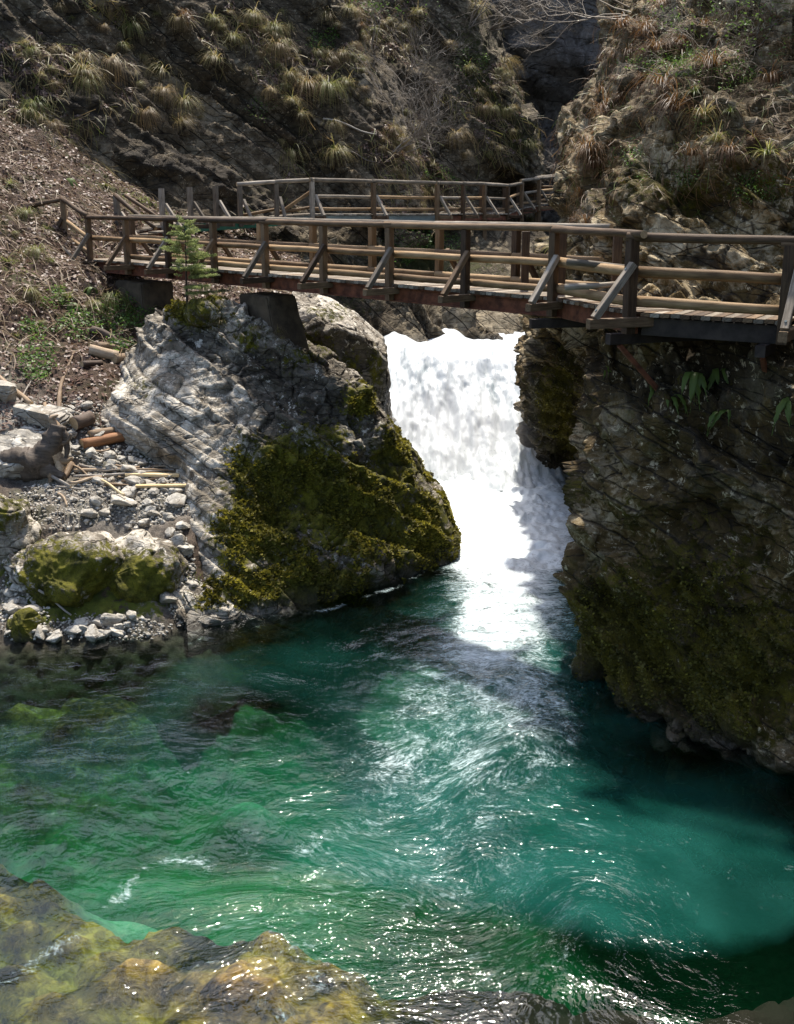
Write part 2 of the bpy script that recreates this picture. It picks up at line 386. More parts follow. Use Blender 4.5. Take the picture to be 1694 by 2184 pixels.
def water_mat():
    m = NT('river_water')
    foam_glint = m.attr('foam_glint'); turb_shade = m.attr('turb_shade')
    vv = m.n('Attribute', attribute_name='flow').outputs['Vector']
    n1 = m.noise(3.4, 3, vv, 0.6, 0.6); n2 = m.noise(12.0, 2, vv, 0.55, 0.4)
    h = m.math('ADD', n1, m.mul(n2, 0.34))
    nr = m.n('Bump', i_Distance=0.07, i_Height=h); m.set(nr.inputs['Strength'], m.attr('chop'))
    nr = nr.outputs[0]
    fr = m.n('Fresnel', i_IOR=1.40); m.set(fr.inputs['Normal'], nr)
    gl = m.n('BsdfGlossy', i_Roughness=0.045); m.set(gl.inputs['Normal'], nr); m.set(gl.inputs[0], (1, 1, 1))
    tr = m.n('BsdfTransparent'); m.set(tr.inputs[0], (0.97, 1.0, 0.985))
    # fine rock flour and air in the deep water send light back up
    tb = m.n('BsdfDiffuse'); m.set(tb.inputs[0], m.mix(m.ramp(m.noise(0.8, 3, vv), 0.35, 0.65), (0.006, 0.058, 0.044), (0.013, 0.092, 0.072)))
    body = m.n('MixShader'); m.set(body.inputs[0], turb_shade); m.set(body.inputs[1], tr.outputs[0]); m.set(body.inputs[2], tb.outputs[0])
    mx = m.n('MixShader'); m.set(mx.inputs[0], fr); m.set(mx.inputs[1], body.outputs[0]); m.set(mx.inputs[2], gl.outputs[0])
    # white water: bubbles at and just under the surface, plus painted sky glints
    f1 = m.noise(2.6, 5, vv, 0.7, 0.9); f2 = m.noise(15, 4, vv, 0.72, 0.5)
    st = m.math('ADD', m.mul(f1, 0.5), m.mul(f2, 0.5))
    ff = m.math('ADD', foam_glint, m.mul(m.math('SUBTRACT', st, 0.5), 2.2))
    fm = m.mul(m.ramp(ff, 0.26, 0.95), m.ramp(foam_glint, 0.0, 0.10))
    fc = m.mix(m.ramp(foam_glint, 0.2, 0.85), (0.40, 0.54, 0.55), (0.80, 0.85, 0.86))
    df = m.n('BsdfPrincipled', i_Roughness=0.5); m.set(df.inputs['Base Color'], fc); m.set(df.inputs['Normal'], nr)
    mx2 = m.n('MixShader'); m.set(mx2.inputs[0], fm); m.set(mx2.inputs[1], mx.outputs[0]); m.set(mx2.inputs[2], df.outputs[0])
    ab = m.n('VolumeAbsorption', i_Density=0.8); m.set(ab.inputs[0], (0.12, 0.66, 0.46))
    return m.done(mx2.outputs[0], ab.outputs[0])
WATER = water_mat()

def fall_mat():
    m = NT('white_water'); c = m.coord()
    v = m.n('Attribute', attribute_name='flow').outputs['Vector']
    n1 = m.noise(3.0, 7, v, 0.72, 0.8); n2 = m.noise(16, 5, v, 0.7)
    thin = m.attr('thin')
    f = m.math('ADD', m.mul(n1, 0.7), m.mul(n2, 0.3))
    g = m.ramp(m.math('ADD', f, m.mul(thin, -0.16)), 0.24, 0.50)
    col = m.mix(g, (0.26, 0.33, 0.35), (0.72, 0.75, 0.76))
    nr = m.bump(f, 0.4, 0.06)
    a = m.bsdf(col, 0.5, nr, 0.4); b = m.n('BsdfTranslucent'); m.set(b.inputs[0], col); m.set(b.inputs[1], nr)
    mx = m.n('MixShader', i_0=0.3); m.set(mx.inputs[1], a); m.set(mx.inputs[2], b.outputs[0])
    return m.done(mx.outputs[0])
FALL = fall_mat()

def mist_mat():
    m = NT('spray_mist'); v = m.n('VolumePrincipled', i_Density=0.11); m.set(v.inputs['Color'], (0.95, 0.97, 1.0)); v.inputs['Anisotropy'].default_value = 0.3
    return m.done(None, v.outputs[0])
MIST = mist_mat()
# ------------------------------------------------------------------ landforms
WL = -5.8                                               # pool level
def cpt(t):
    if t[0] == 'w': return np.array(t[1:], float)
    if t[0] == 'z': return PZ(*t[1:])
    return P(*t)
def net(rows): return [[cpt(t) for t in r] for r in rows]
def blobs(s, lst):
    """soft mask on the surface from spots (photo x, y, radius x, radius y, strength)"""
    x, y, _ = proj(s.P); m = np.zeros(len(x))
    for (a, b, rx, ry, st) in lst:
        m = np.maximum(m, st * np.exp(-(((x - a) / rx) ** 2 + ((y - b) / ry) ** 2)))
    return m
def finish(s, name, mat, attrs, smooth=False, **props):
    me = mesh_np(name, s.P, s.F, mat, attrs, smooth)
    renormal(s)
    s.obj = link(name, me, **props); return s.obj

# --- far hillside on the left, layered limestone with ribs
YR = [800, 640, 520, 440, 330, 200, 80, -60, -320]
cols = [
    (-600, [34, 34, 34, 34.5, 36, 37.5, 39, 40.5, 45]),
    (-100, [35.5, 35.5, 35.5, 36, 37, 38.5, 40, 41.5, 46]),
    (150, [36.5, 36.5, 37, 37.3, 38.3, 39.6, 41, 42.5, 47]),
    (350, [38, 38, 38.8, 39.8, 41, 42.6, 44.2, 46, 50]),
    (520, [38, 38.5, 41, 42.6, 43.8, 45.4, 46.8, 48.5, 53]),
    (690, [38.3, 40.6, 42.6, 43.9, 45.3, 47, 48.6, 50.5, 55]),
]
rows = [[(x, y, d[k]) for (x, d) in cols] for k, y in enumerate(YR)]
crest = [850, 850, 870, 880, 850, 800, 745, 690, 600]
cd = [38.3, 41, 43, 45, 46, 47.3, 49, 51, 56]
for k, y in enumerate(YR):
    x = crest[k]; e = min(1, max(0, k - 1) / 2)
    rows[k] += [(x, y, cd[k]), (x + 35, y, cd[k] + 3.6 * e), (x + 95, y, cd[k] + 4.6 * e)]
sil = [1300, 1210, 1160, 1132, 1140, 1103, 1057, 985, 900]
sdp = [39.5, 43.5, 50, 53.6, 52.2, 53.2, 54.3, 56, 60]
for k, y in enumerate(YR):
    x = sil[k]; x0 = crest[k] + 95
    rows[k] += [(x0 + (x - x0) * 0.6, y, sdp[k] * 0.6 + 0.4 * (cd[k] + 4.6 * min(1, max(0, k - 1) / 2)) + 0.3), (x - 14, y, sdp[k]), (x, y, sdp[k] + 1.6), (x + 12, y, sdp[k] + 9)]
rows.append([('w', *(cpt(t) + np.array([-3, 14, 3.0]))) for t in rows[-1]])
hill = loft(net(rows), 0.085, 200)
p = hill.P; px, py, pd = proj(p)
HB = (0.64, -0.16, 0.75)
d1, ck, tint, fb = strata(p, 0.85, 3.2, 0.22, 0.14, 0.35, 0.10, 1, HB, 1.0, 0.05, 0.13)
d2, ck2, tint2, _ = strata(p, 0.26, 1.3, 0.05, 0.04, 0.35, 0.05, 2, HB, 0.22, 0.03, 0.09)
big = fbm(p * 0.22, 3, 40) * 0.5
slope = np.clip(hill.N[:, 2], 0, 1)
earth = sstep(-0.05, 0.35, fbm(p * 0.45 + 9, 4, 50) + blobs(hill, [(560, 60, 230, 60, .25), (720, 120, 90, 90, .3), (930, 330, 130, 110, .5), (760, 250, 60, 100, .2)]) - 0.1)
rough = (1 - 0.3 * earth)
upper = sstep(660, 610, py)
fc, fk = facets(p, .9, .10, 41); fc2, fk2 = facets(p, 2.6, .05, 43)
hill.P = p + hill.N * ((d1 * rough + d2 * rough) + (fc + fc2) * (1 - .4 * earth) + big + fbm(p * 2.5, 4, 3) * (0.08 + 0.08 * earth))[:, None]
bank = blobs(hill, [(1000, 690, 200, 60, 1.0)])
hill.earth = earth
hm = {'beds': 1.0 - .45 * earth, 'moss': np.clip(0.18 + 0.25 * earth + blobs(hill, [(1010, 120, 80, 120, .35), (1120, 300, 30, 100, .3), (560, 400, 60, 40, .2), (760, 650, 90, 50, .35), (900, 560, 160, 60, .45)]) - 0.35 * bank, 0, 1),
      'crack': np.maximum(np.maximum(ck, ck2 * 0.8) * (1 - 0.5 * earth), 0.42 * earth), 'tint': np.clip(0.5 * tint + 0.5 * tint2 + 0.5 * bank - 0.15, 0, 1), 'patina_shade': np.clip(blobs(hill, [(100, 180, 260, 130, .55), (450, 300, 200, 120, .3), (900, 480, 300, 60, .3)]) - .4 * bank, 0, 1), 'wet': blobs(hill, [(800, 735, 200, 22, .9), (1100, 735, 200, 20, .9)])}  # extra dark spots at the upper left, mid slope and below the walkway
finish(hill, 'hillside', HILL, hm, kind='structure')

# --- far back wall of the gorge
rows = []
for y, d in ((640, 62), (480, 64), (330, 65), (200, 66), (60, 66.5), (-80, 67), (-260, 69)):
    rows.append([(900, y, d + 4), (1050, y, d + 2), (1150, y, d), (1250, y, d), (1350, y, d - 1), (1480, y, d - 3), (1700, y, d - 8)])
rows.append([('w', *(cpt(t) + np.array([0, 25, 4.0]))) for t in rows[-1]])
wall = loft(net(rows), 0.16, 120)
p = wall.P; px, py, _ = proj(p)
d1, ck, tint, _ = strata(p, 1.6, 5, 0.35, 0.3, 2.0, 0.2, 9, (0.1, -0.25, 0.95))
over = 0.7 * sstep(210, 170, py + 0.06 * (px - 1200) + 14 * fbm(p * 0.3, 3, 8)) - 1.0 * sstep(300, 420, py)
fc, fk = facets(p, .5, .5, 45)
wall.P = p + wall.N * (fc + d1 + fbm(p * 0.5, 4, 7) * 0.9 + over + fbm(p * 2, 3, 17) * .2)[:, None]
cave_shade = blobs(wall, [(1160, 210, 130, 70, 1.0), (1150, 360, 45, 110, .8), (1190, 330, 40, 120, .6)])  # inner shade of the cave painted as darker rock colour
finish(wall, 'gorge_back_wall', WALL, {'moss': np.full(len(p), 0.0), 'crack': np.clip(ck * .5 + 0.4 * cave_shade, 0, 1), 'tint': np.clip(tint * .5 + 0.45 * sstep(190, 120, py), 0, 1), 'patina_shade': cave_shade * .3, 'wet': 0 * ck}, kind='structure')

# --- leaf covered slope and debris bank on the left
X = [-650, -200, 0, 120, 240, 360, 480, 640]
WY = [1405, 1388, 1376, 1368, 1358, 1345, 1325, 1300]; BK = [0, 0, 0, 0, 0, 0, 0.7, 4.5]
rows = [
    [('w', *(PZ(x, y, WL) + np.array([0.3, -1.3 + b, -1.3]))) for x, y, b in zip(X, WY, BK)],
    [('w', *(PZ(x, y, WL) + np.array([0, b, 0]))) for x, y, b in zip(X, WY, BK)],
    [(x, 1250, 20.0 + 0.001 * (x - 120) + b) for x, b in zip(X, BK)],
    [(x, 1110, 21.2 + 0.001 * (x - 120) + b) for x, b in zip(X, BK)],
    [(x, 1010, 22.7 + 0.001 * (x - 120) + b) for x, b in zip(X, BK)],
    [(-650, 900, 21.5), (-200, 905, 22.6), (0, 915, 23.2), (120, 925, 23.5), (240, 925, 23.9), (360, 920, 24.8), (480, 915, 26), (640, 900, 27)],
    [(-650, 780, 22.8), (-200, 800, 24.0), (0, 815, 24.8), (120, 822, 25.1), (240, 822, 25.6), (360, 815, 27.4), (480, 805, 28.5), (640, 800, 30)],
    [(-650, 640, 24.3), (-200, 680, 25.8), (0, 695, 26.8), (120, 702, 27.6), (240, 705, 28.4), (360, 700, 29.2), (480, 700, 30.5), (640, 700, 32)],
    [(-650, 480, 26.3), (-200, 540, 28), (0, 556, 29.3), (120, 566, 30.3), (240, 570, 31.4), (360, 575, 33), (480, 580, 34.5), (640, 600, 36)],
    [(-650, 330, 28.5), (-200, 400, 30.5), (0, 425, 32.2), (120, 436, 33.3), (240, 452, 35), (360, 490, 37.4), (480, 505, 39), (640, 530, 41)],
    [(-650, 220, 30.5), (-200, 290, 33), (0, 330, 34.8), (120, 345, 36.3), (240, 380, 39), (360, 430, 41), (480, 460, 43), (640, 480, 45)],
    [(-650, 120, 33), (-200, 200, 35.5), (0, 250, 37.5), (120, 280, 39), (240, 330, 42), (360, 400, 44), (480, 430, 46), (640, 450, 48)],
    [(-650, 20, 37), (-200, 130, 39), (0, 190, 41), (120, 240, 43), (240, 300, 45), (360, 380, 47), (480, 410, 49), (640, 430, 51)],
]
scree = loft(net(rows), 0.055, 160)
p = scree.P; px, py, _ = proj(p)
st, ck, tint, _ = strata(p, 0.4, 0.8, 0.10, 0.10, 0.6, 0.06, 4)
stony = np.clip(blobs(scree, [(60, 960, 130, 70, 1.0), (-60, 900, 120, 120, 1.0), (250, 1060, 190, 90, .8), (30, 1300, 60, 90, .7), (330, 1290, 60, 90, .5), (200, 1340, 250, 30, .6)]), 0, 1)
ledge = blobs(scree, [(340, 400, 90, 70, 1), (330, 480, 100, 60, .7)])
scree.P = p + scree.N * (fbm(p * 0.6, 3, 21) * 0.22 + fbm(p * 3.0, 4, 22) * 0.10 + st * (0.25 + 0.9 * ledge) + 0.05 * fbm(p * 9, 2, 23))[:, None]
finish(scree, 'river_bank', SOIL, {'stony': np.clip(stony * (0.9 + 0.6 * fbm(p * 2.2, 4, 24)), 0, 1), 'moss': np.clip(blobs(scree, [(300, 680, 150, 60, .45), (330, 420, 120, 60, .4), (40, 560, 60, 60, .35), (420, 1270, 60, 60, .6), (150, 1290, 150, 45, .75), (300, 1290, 80, 40, .6), (40, 1210, 60, 60, .6)]) + 0.1, 0, 1), 'wet': sstep(0.30, 0.05, scree.P[:, 2] - WL)}, kind='structure')

# --- layered limestone mound that carries the bridge pier
rows = [
    [(400, 1350), (480, 1325), (560, 1312), (650, 1295), (740, 1268), (830, 1240), (910, 1212), (975, 1182)],
    [(385, 1250, 20.8), (460, 1220, 20.6), (540, 1190, 21), (640, 1170, 21.6), (740, 1150, 22.2), (830, 1130, 22.8), (900, 1115, 23.4), (950, 1088, 24.2), ('w', 0.7, 27.0, -4.7)],
    [(345, 1130, 22.4), (425, 1095, 21.7), (520, 1070, 22), (610, 1050, 22.4), (710, 1030, 22.9), (800, 1010, 23.4), (865, 1000, 23.9), (900, 1012, 24.5), ('w', 0.3, 27.0, -4)],
    [(300, 1015, 24.0), (408, 985, 22.8), (495, 960, 22.9), (580, 930, 23.2), (680, 910, 23.5), (760, 892, 23.9), (812, 890, 24.2), (846, 922, 24.8), ('w', -0.25, 27.5, -3.4)],
    [(150, 905, 25.3), (238, 884, 24.1), (380, 855, 23.9), (500, 835, 24.1), (600, 815, 24.2), (680, 805, 24.4), (735, 815, 24.6), (775, 842, 25), ('w', -1.0, 27.5, -2.8)],
    [(215, 812, 27.2), (282, 795, 25.5), (365, 762, 24.9), (450, 742, 24.9), (550, 730, 24.8), (620, 742, 25), (680, 755, 25.1), (715, 778, 25.4), ('w', -1.7, 27.8, -2.2)],
    [(290, 740, 27.2), (328, 708, 26.0), (375, 690, 25.6), (460, 690, 25.4), (540, 695, 25.3), (590, 706, 25.4), (625, 716, 25.5), (652, 734, 25.8), ('w', -2.3, 28, -1.7)],
    [(322, 690, 27.5), (352, 658, 26.6), (395, 645, 26.2), (460, 655, 26), (520, 666, 25.9), (570, 690, 26), (602, 700, 26.1), (627, 714, 26.4), ('w', -2.6, 28.3, -1.5)],
]
rows[0] = [('z', *t, WL) for t in rows[0]] + [('w', 1.0, 27.0, WL)]
rows.insert(0, [('w', *(cpt(t) + np.array([0, -0.6, -2.2]))) for t in rows[0]])
rows.append([('w', -5.6 + 0.36 * k, 28.8, -1.2 - 0.05 * k) for k in range(9)])
mound = loft(net(rows), 0.024, 260)
p = mound.P; px, py, _ = proj(p)
layers = sstep(560, 380, px - 0.25 * (py - 900)) * sstep(700, 780, py)       # clean thin beds on the left flank
d1, ck, tint, _ = strata(p, 0.21, 0.75, 0.055, 0.055, 0.07, 0.06, 5, (0.5, 0.10, 0.86), 0.05, 0.020, 0.022)
d2, ck2, tint2, f2 = strata(p, 0.55, 1.3, 0.14, 0.13, 0.3, 0.06, 6, (0.5, 0.02, 0.87), 0.34, 0.02, 0.07)
f1, f2_, cid = worley(p * 1.9 + 0.3 * np.stack([fbm(p * 1.5, 2, k) for k in range(3)], 1), 3)
cr3 = np.exp(-((f2_ - f1) / 0.04) ** 2)
g = mound.P.copy()
moss = blobs(mound, [(620, 1010, 160, 90, .85), (720, 1090, 230, 150, .95), (560, 1130, 130, 110, .9), (840, 1010, 100, 130, .85), (640, 1250, 240, 70, .95), (890, 1130, 110, 110, .95), (480, 1020, 60, 70, .5),
                     (420, 670, 70, 40, .8), (760, 860, 60, 50, .7), (640, 760, 80, 40, .55), (300, 820, 60, 50, .4), (520, 720, 120, 50, .5), (720, 930, 90, 60, .7), (640, 880, 60, 50, .45), (470, 1180, 40, 60, .5)])
lump = fbm(p * 7, 3, 26)
disp = d1 * (0.35 + 0.65 * layers) + (1 - layers) * (d2 + 0.16 * (cid - 0.5) - 0.05 * cr3) + fbm(p * 0.9, 3, 27) * (0.16 - .12 * layers) + fbm(p * 4, 4, 28) * 0.05 * (1 - .75 * layers)
fc, fk = facets(p, 2.4, .085, 47); fc2, fk2 = facets(p, 6.5, .03, 48)
disp += (fc * (1 - .95 * layers) + fc2 * (1 - .75 * layers)) * (1 - .4 * sstep(.4, .8, moss)) + 0.05 * sstep(.4, .8, moss) * lump
disp *= .35 + .65 * sstep(-.1, .5, p[:, 2] - WL)
disp *= 1 - .6 * blobs(mound, [(950, 1080, 100, 130, 1.0), (900, 960, 60, 60, .7)])
mound.P = p + mound.N * disp[:, None]
finish(mound, 'layered_rock_mound', LIME, {'beds': .3 * (1 - layers), 'moss': np.clip(moss + 0.28 * fbm(p * 1.6, 3, 29) * (moss > .1), 0, 1), 'crack': np.maximum(ck * (0.3 + 0.7 * layers), np.maximum(ck2, cr3) * 0.85 * (1 - layers)),
       'tint': np.clip(0.6 * tint + 0.4 * cid + 0.25 * layers - 0.12, 0, 1), 'patina_shade': np.clip(blobs(mound, [(700, 870, 190, 120, .7), (560, 790, 160, 70, .65), (850, 1000, 110, 120, .7), (420, 730, 120, 70, .6), (700, 1100, 250, 150, .6)]) - .45 * layers, 0, 1), 'wet': sstep(0.45, 0.05, mound.P[:, 2] - WL)},
       kind='structure')

# --- right cliff
rows = [
    [('z', 1850, 1720, WL), ('z', 1690, 1640, WL), ('z', 1540, 1592, WL), ('z', 1400, 1545, WL), ('z', 1300, 1490, WL), ('z', 1195, 1405, WL), ('w', 4.4, 24, WL), ('z', 1250, 1026, WL), ('z', 1158, 1008, WL), ('w', 4.6, 36, WL)],
    [(1850, 1500, 13.9), (1690, 1450, 14.6), (1540, 1420, 15.4), (1400, 1385, 16.2), (1290, 1345, 17), (1205, 1255, 18), ('w', 4.4, 23, -4.8), (1258, 960, 29), (1140, 930, 30.3), ('w', 4.6, 36, -4.8)],
    [(1850, 1250, 14.2), (1690, 1220, 14.9), (1540, 1190, 15.7), (1400, 1160, 16.6), (1310, 1130, 17.4), (1254, 1080, 18.3), ('w', 4.3, 22.5, -3.2), (1262, 860, 27.5), (1133, 830, 29.3), ('w', 4.4, 36, -3.2)],
    [(1850, 1000, 14.6), (1690, 980, 15.3), (1540, 960, 16), (1400, 930, 16.8), (1320, 900, 17.6), (1268, 880, 18.4), ('w', 4.2, 22, -1.8), (1255, 770, 26.5), (1130, 765, 28.5), ('w', 4.4, 36, -1.9)],
    [(1850, 790, 15.8), (1690, 780, 16.6), (1540, 770, 17.4), (1400, 760, 18.1), (1330, 740, 18.7), (1290, 720, 19.3), ('w', 4.3, 22, -.6), (1240, 690, 25.5), (1140, 690, 28), ('w', 4.6, 36, -.9)],
    [(1850, 640, 17), (1690, 640, 17.8), (1540, 630, 18.6), (1400, 615, 19.4), (1320, 600, 20.4), (1245, 590, 21.6), (1205, 580, 22.8), (1182, 570, 24.2), (1165, 572, 26), ('w', 7.5, 32, .3)],
    [(1850, 480, 17.5), (1690, 480, 18.6), (1540, 470, 19.4), (1400, 460, 20), (1320, 455, 20.8), (1262, 450, 21.8), (1228, 450, 22.8), (1206, 450, 24), (1196, 452, 26), ('w', 9, 31, 1.8)],
    [(1850, 300, 18.5), (1690, 300, 19.4), (1540, 300, 20.2), (1420, 300, 21), (1340, 300, 21.8), (1284, 300, 22.8), (1252, 300, 24), (1236, 310, 25.5), (1228, 320, 27.5), ('w', 9.5, 31, 3.4)],
    [(1850, 130, 20.5), (1690, 130, 21.2), (1560, 130, 22), (1460, 130, 22.8), (1392, 130, 23.6), (1345, 130, 24.5), (1318, 135, 25.5), (1302, 140, 27), (1292, 150, 29), ('w', 11, 32, 5)],
    [(1850, 0, 22), (1690, 0, 22.8), (1580, 0, 23.6), (1490, 0, 24.4), (1430, 0, 25.2), (1388, 0, 26), (1364, 0, 27), (1349, 0, 28.5), (1340, 10, 30.5), ('w', 12, 33, 6)],
    [(1850, -130, 24), (1710, -130, 24.8), (1610, -130, 25.6), (1530, -130, 26.4), (1475, -130, 27.2), (1440, -130, 28), (1420, -130, 29), (1405, -130, 30.5), (1395, -120, 32.5), ('w', 13, 34, 7.2)],
]
for k, r in enumerate(rows):
    z = cpt(r[0])[2]; r.insert(0, ('w', 7.5 + max(0, z + 1) * 0.35, 6.0, z))
rows.append([('w', *(cpt(t) + np.array([0.9, -0.6, 5.5]))) for t in rows[-1]])  # unseen upper cliff, leant out to put the wall below in shade
rows.append([('w', *(cpt(t) + np.array([1.2, 0.8, 5.5]))) for t in rows[-1]])
rows.append([('w', *(cpt(t) + np.array([6, 4, 1.0]))) for t in rows[-1]])
rows.insert(0, [('w', *(cpt(t) + np.array([0.3, 0.5, -3.0]))) for t in rows[0]])
cliff = loft(net(rows), 0.036, 200)
p = cliff.P; px, py, _ = proj(p)
d1, ck, tint, _ = strata(p, 0.42, 0.9, 0.10, 0.12, 0.4, 0.07, 12, (0.45, -0.30, 0.84), 0.22, 0.022, 0.07)
d2, ck2, tint2, _ = strata(p, 0.95, 1.9, 0.14, 0.16, 0.5, 0.08, 13, (0.45, -0.30, 0.84), 0.42, 0.03, 0.10)
f1, f2_, cid = worley(p * 1.5 + 0.35 * np.stack([fbm(p * 1.3, 3, 60 + k) for k in range(3)], 1), 5)
cr3 = np.exp(-((f2_ - f1) / 0.05) ** 2)
low = sstep(700, 820, py)
earth = blobs(cliff, [(1450, 180, 330, 190, 1.0), (1260, 420, 60, 60, .9), (1340, 330, 110, 70, .8), (1600, 260, 160, 150, .9)])
earth = np.clip(earth * (1 + 0.7 * fbm(p * 0.8, 3, 66)), 0, 1)
disp = (d1 * (0.5 + 0.9 * low) + d2 * 1.35) * (1 - 0.6 * earth) + 0.24 * (cid - 0.5) * (1 - low * 0.4) - 0.05 * cr3 + fbm(p * 0.6, 3, 61) * 0.30 + fbm(p * 3.5, 4, 62) * 0.07
# undercut above the waterline at the left foot
disp -= 0.9 * blobs(cliff, [(1262, 1465, 30, 40, 1.0)])
moss = blobs(cliff, [(1350, 1380, 240, 190, .85), (1600, 1430, 300, 210, .82), (1450, 1230, 240, 130, .68), (1420, 1100, 200, 110, .45), (1640, 1150, 140, 110, .4), (1220, 1330, 60, 120, .7), (1600, 1560, 250, 60, .65), (1190, 860, 70, 130, .85), (1215, 960, 60, 50, .8), (1255, 850, 25, 70, .6), (1250, 1050, 25, 70, .7),
                     (1450, 850, 200, 90, .4), (1600, 1050, 140, 120, .33), (1400, 1050, 120, 90, .3), (1420, 400, 160, 60, .55), (1600, 400, 140, 60, .55)])
lump = fbm(p * 7, 3, 64)
fc, fk = facets(p, 1.7, .09, 49); fc2, fk2 = facets(p, 4.6, .04, 51)
disp += (fc + fc2) * (1 - .35 * sstep(.4, .7, moss)) * (1 - .4 * earth) + 0.045 * sstep(.4, .7, moss) * lump
disp *= 1 - .6 * blobs(cliff, [(1190, 1330, 120, 150, 1.0)]); disp -= .38 * blobs(cliff, [(1190, 1370, 110, 110, 1.0)])
cliff.P = p + cliff.N * disp[:, None]
cliff.earth = earth
finish(cliff, 'cliff', CLIFF, {'beds': .95 * (1 - earth), 'moss': np.clip(moss + 0.25 * earth + 0.22 * fbm(p * 1.7, 4, 65), 0, 1), 'crack': np.maximum(np.maximum(ck * (.4 + .6 * low), np.maximum(ck2, cr3 * (1 - .5 * low))) * (1 - .4 * earth), 0.65 * sstep(.35, .8, earth)),
       'tint': np.clip(0.5 * tint + 0.5 * cid - 0.05 - .12 * low, 0, 1), 'patina_shade': np.clip(.12 + .25 * low + .5 * fbm(p * .7, 3, 67) + blobs(cliff, [(1500, 780, 260, 70, .5), (1500, 420, 250, 60, .3)]) - blobs(cliff, [(1450, 560, 300, 70, .5), (1330, 500, 70, 90, .4)]), 0, 1), 'wet': np.maximum(sstep(0.5, 0.05, cliff.P[:, 2] - WL), blobs(cliff, [(1135, 900, 20, 110, 1.0), (1160, 960, 30, 50, .9)]))},  # darker band below the deck, paler behind the railing
       kind='structure')

# --- river bed
xs = np.concatenate([np.linspace(-16, -6, 60), np.linspace(-5.9, 6, 190), np.linspace(6.1, 9, 20)])
ys = np.linspace(4.5, 37, 330)
GX, GY = np.meshgrid(xs, ys); q = np.stack([GX.ravel(), GY.ravel(), np.full(GX.size, WL)], 1)
bx, by, _ = proj(q)
class _S: pass
bs = _S(); bs.P = q
nb = fbm(q * 0.9, 4, 73) * 45 + fbm(q * 3, 3, 74) * 18
yl = np.interp(bx, [-400, 0, 100, 230, 265, 300, 335, 520, 700, 880, 1060, 1150, 1200, 1260, 1330, 1450, 1560, 1700, 2100], [1650, 1750, 1800, 1870, 1900, 1905, 1890, 1915, 1955, 1995, 2030, 2040, 2045, 2065, 2090, 2110, 2090, 2050, 2000])
near = sstep(-130, 40, by - yl + nb)
ysl = np.interp(bx, [-700, 0, 130, 260, 380, 480, 700, 900, 1000], [1700, 1560, 1560, 1500, 1420, 1390, 1330, 1250, 1200])
shore = sstep(110, -150, by - ysl + nb * 1.2)
patch = blobs(bs, [(250, 1790, 210, 75, 1.0), (520, 1530, 110, 40, .8), (420, 1880, 200, 60, .8), (700, 1700, 400, 200, .3), (1500, 2020, 250, 120, .5), (300, 1650, 200, 60, .5)])
deep = 1.9 - 1.15 * patch
rk = np.maximum(near, shore)
dep = deep * (1 - rk) + 0.48
f1, f2_, cid = worley(q * np.array([1.1, 1.1, 0]) + 0.4 * np.stack([fbm(q * 1.2, 2, 70 + k) for k in range(3)], 1), 9)
z = WL - dep + rk * ((0.5 - f1) * 0.30 + 0.15 * (cid - 0.5)) + 0.3 * fbm(q * 0.8, 3, 71) * (0.3 + rk) + 0.22 * rk * fbm(q * np.array([2.2, 4.0, 1]), 4, 72) - .35 * shore
z = np.minimum(z, WL - 0.12)
q[:, 2] = z
i = np.arange(GX.size).reshape(GX.shape); FQ = np.stack([i[:-1, :-1], i[:-1, 1:], i[1:, 1:], i[1:, :-1]], -1).reshape(-1, 4)
link('river_bed', mesh_np('river_bed', q, FQ, BEDM, {'sand': np.clip(1 - rk * 1.3, 0, 1), 'dark': np.clip(.25 * shore + sstep(750, 1100, bx) * near + blobs(bs, [(450, 2000, 60, 40, .6), (380, 2110, 70, 30, .5), (60, 1900, 60, 30, .5)]), 0, 1)}, True), kind='structure')

# --- pool surface (closed body, so that depth colours it)
ys = [5.0]
while ys[-1] < 32.6: ys.append(ys[-1] + 0.0042 * ys[-1])
ys = np.array(ys); xs = np.concatenate([np.linspace(-15, -7.1, 60), np.linspace(-7, 6, 330), np.linspace(6.1, 8.5, 14)])
GX, GY = np.meshgrid(xs, ys); q = np.stack([GX.ravel(), GY.ravel(), np.zeros(GX.size)], 1)
X_, Y_ = q[:, 0], q[:, 1]
ax = np.interp(Y_, [5, 12, 16, 20, 24, 29, 33], [-1.5, 0.0, 1.25, 2.05, 2.55, 2.6, 2.2])      # middle of the current
wd = np.interp(Y_, [5, 12, 16, 20, 24, 29, 33], [3.5, 2.6, 1.9, 1.6, 1.9, 2.6, 2.8])
lat = np.abs(X_ - ax) / wd
core = np.clip(1.15 - lat ** 2, 0, 1)
foam_glint = core * np.interp(Y_, [9, 13, 16, 18.5, 20.5, 23, 26, 40], [0.05, 0.18, 0.44, 0.54, 0.60, 0.76, 1.15, 1.5])  # whiteness eased off ahead of the bridge shadow, softening its edge by colour
foam_glint = np.clip(foam_glint + 0.22 * fbm(np.stack([X_ * 1.2, Y_ * 0.5, 0 * X_], 1), 4, 80) * (foam_glint > .03), 0, 1)
q[:, 2] = WL
pxw, pyw, _ = proj(q)
def line(pts, wd_):
    best = np.full(len(q), 9.0); W = [PZ(x_, y_, WL)[:2] for x_, y_ in pts]; w2 = np.stack([X_ + .12 * fbm(q * 1.3, 3, 86), Y_ + .12 * fbm(q * 1.3 + 9, 3, 87)], 1)
    for a_, b_ in zip(W[:-1], W[1:]):
        d_ = b_ - a_; t_ = np.clip(((w2 - a_) @ d_) / (d_ @ d_), 0, 1); best = np.minimum(best, np.linalg.norm(w2 - a_ - t_[:, None] * d_, axis=1))
    return np.exp(-(best / wd_) ** 2)
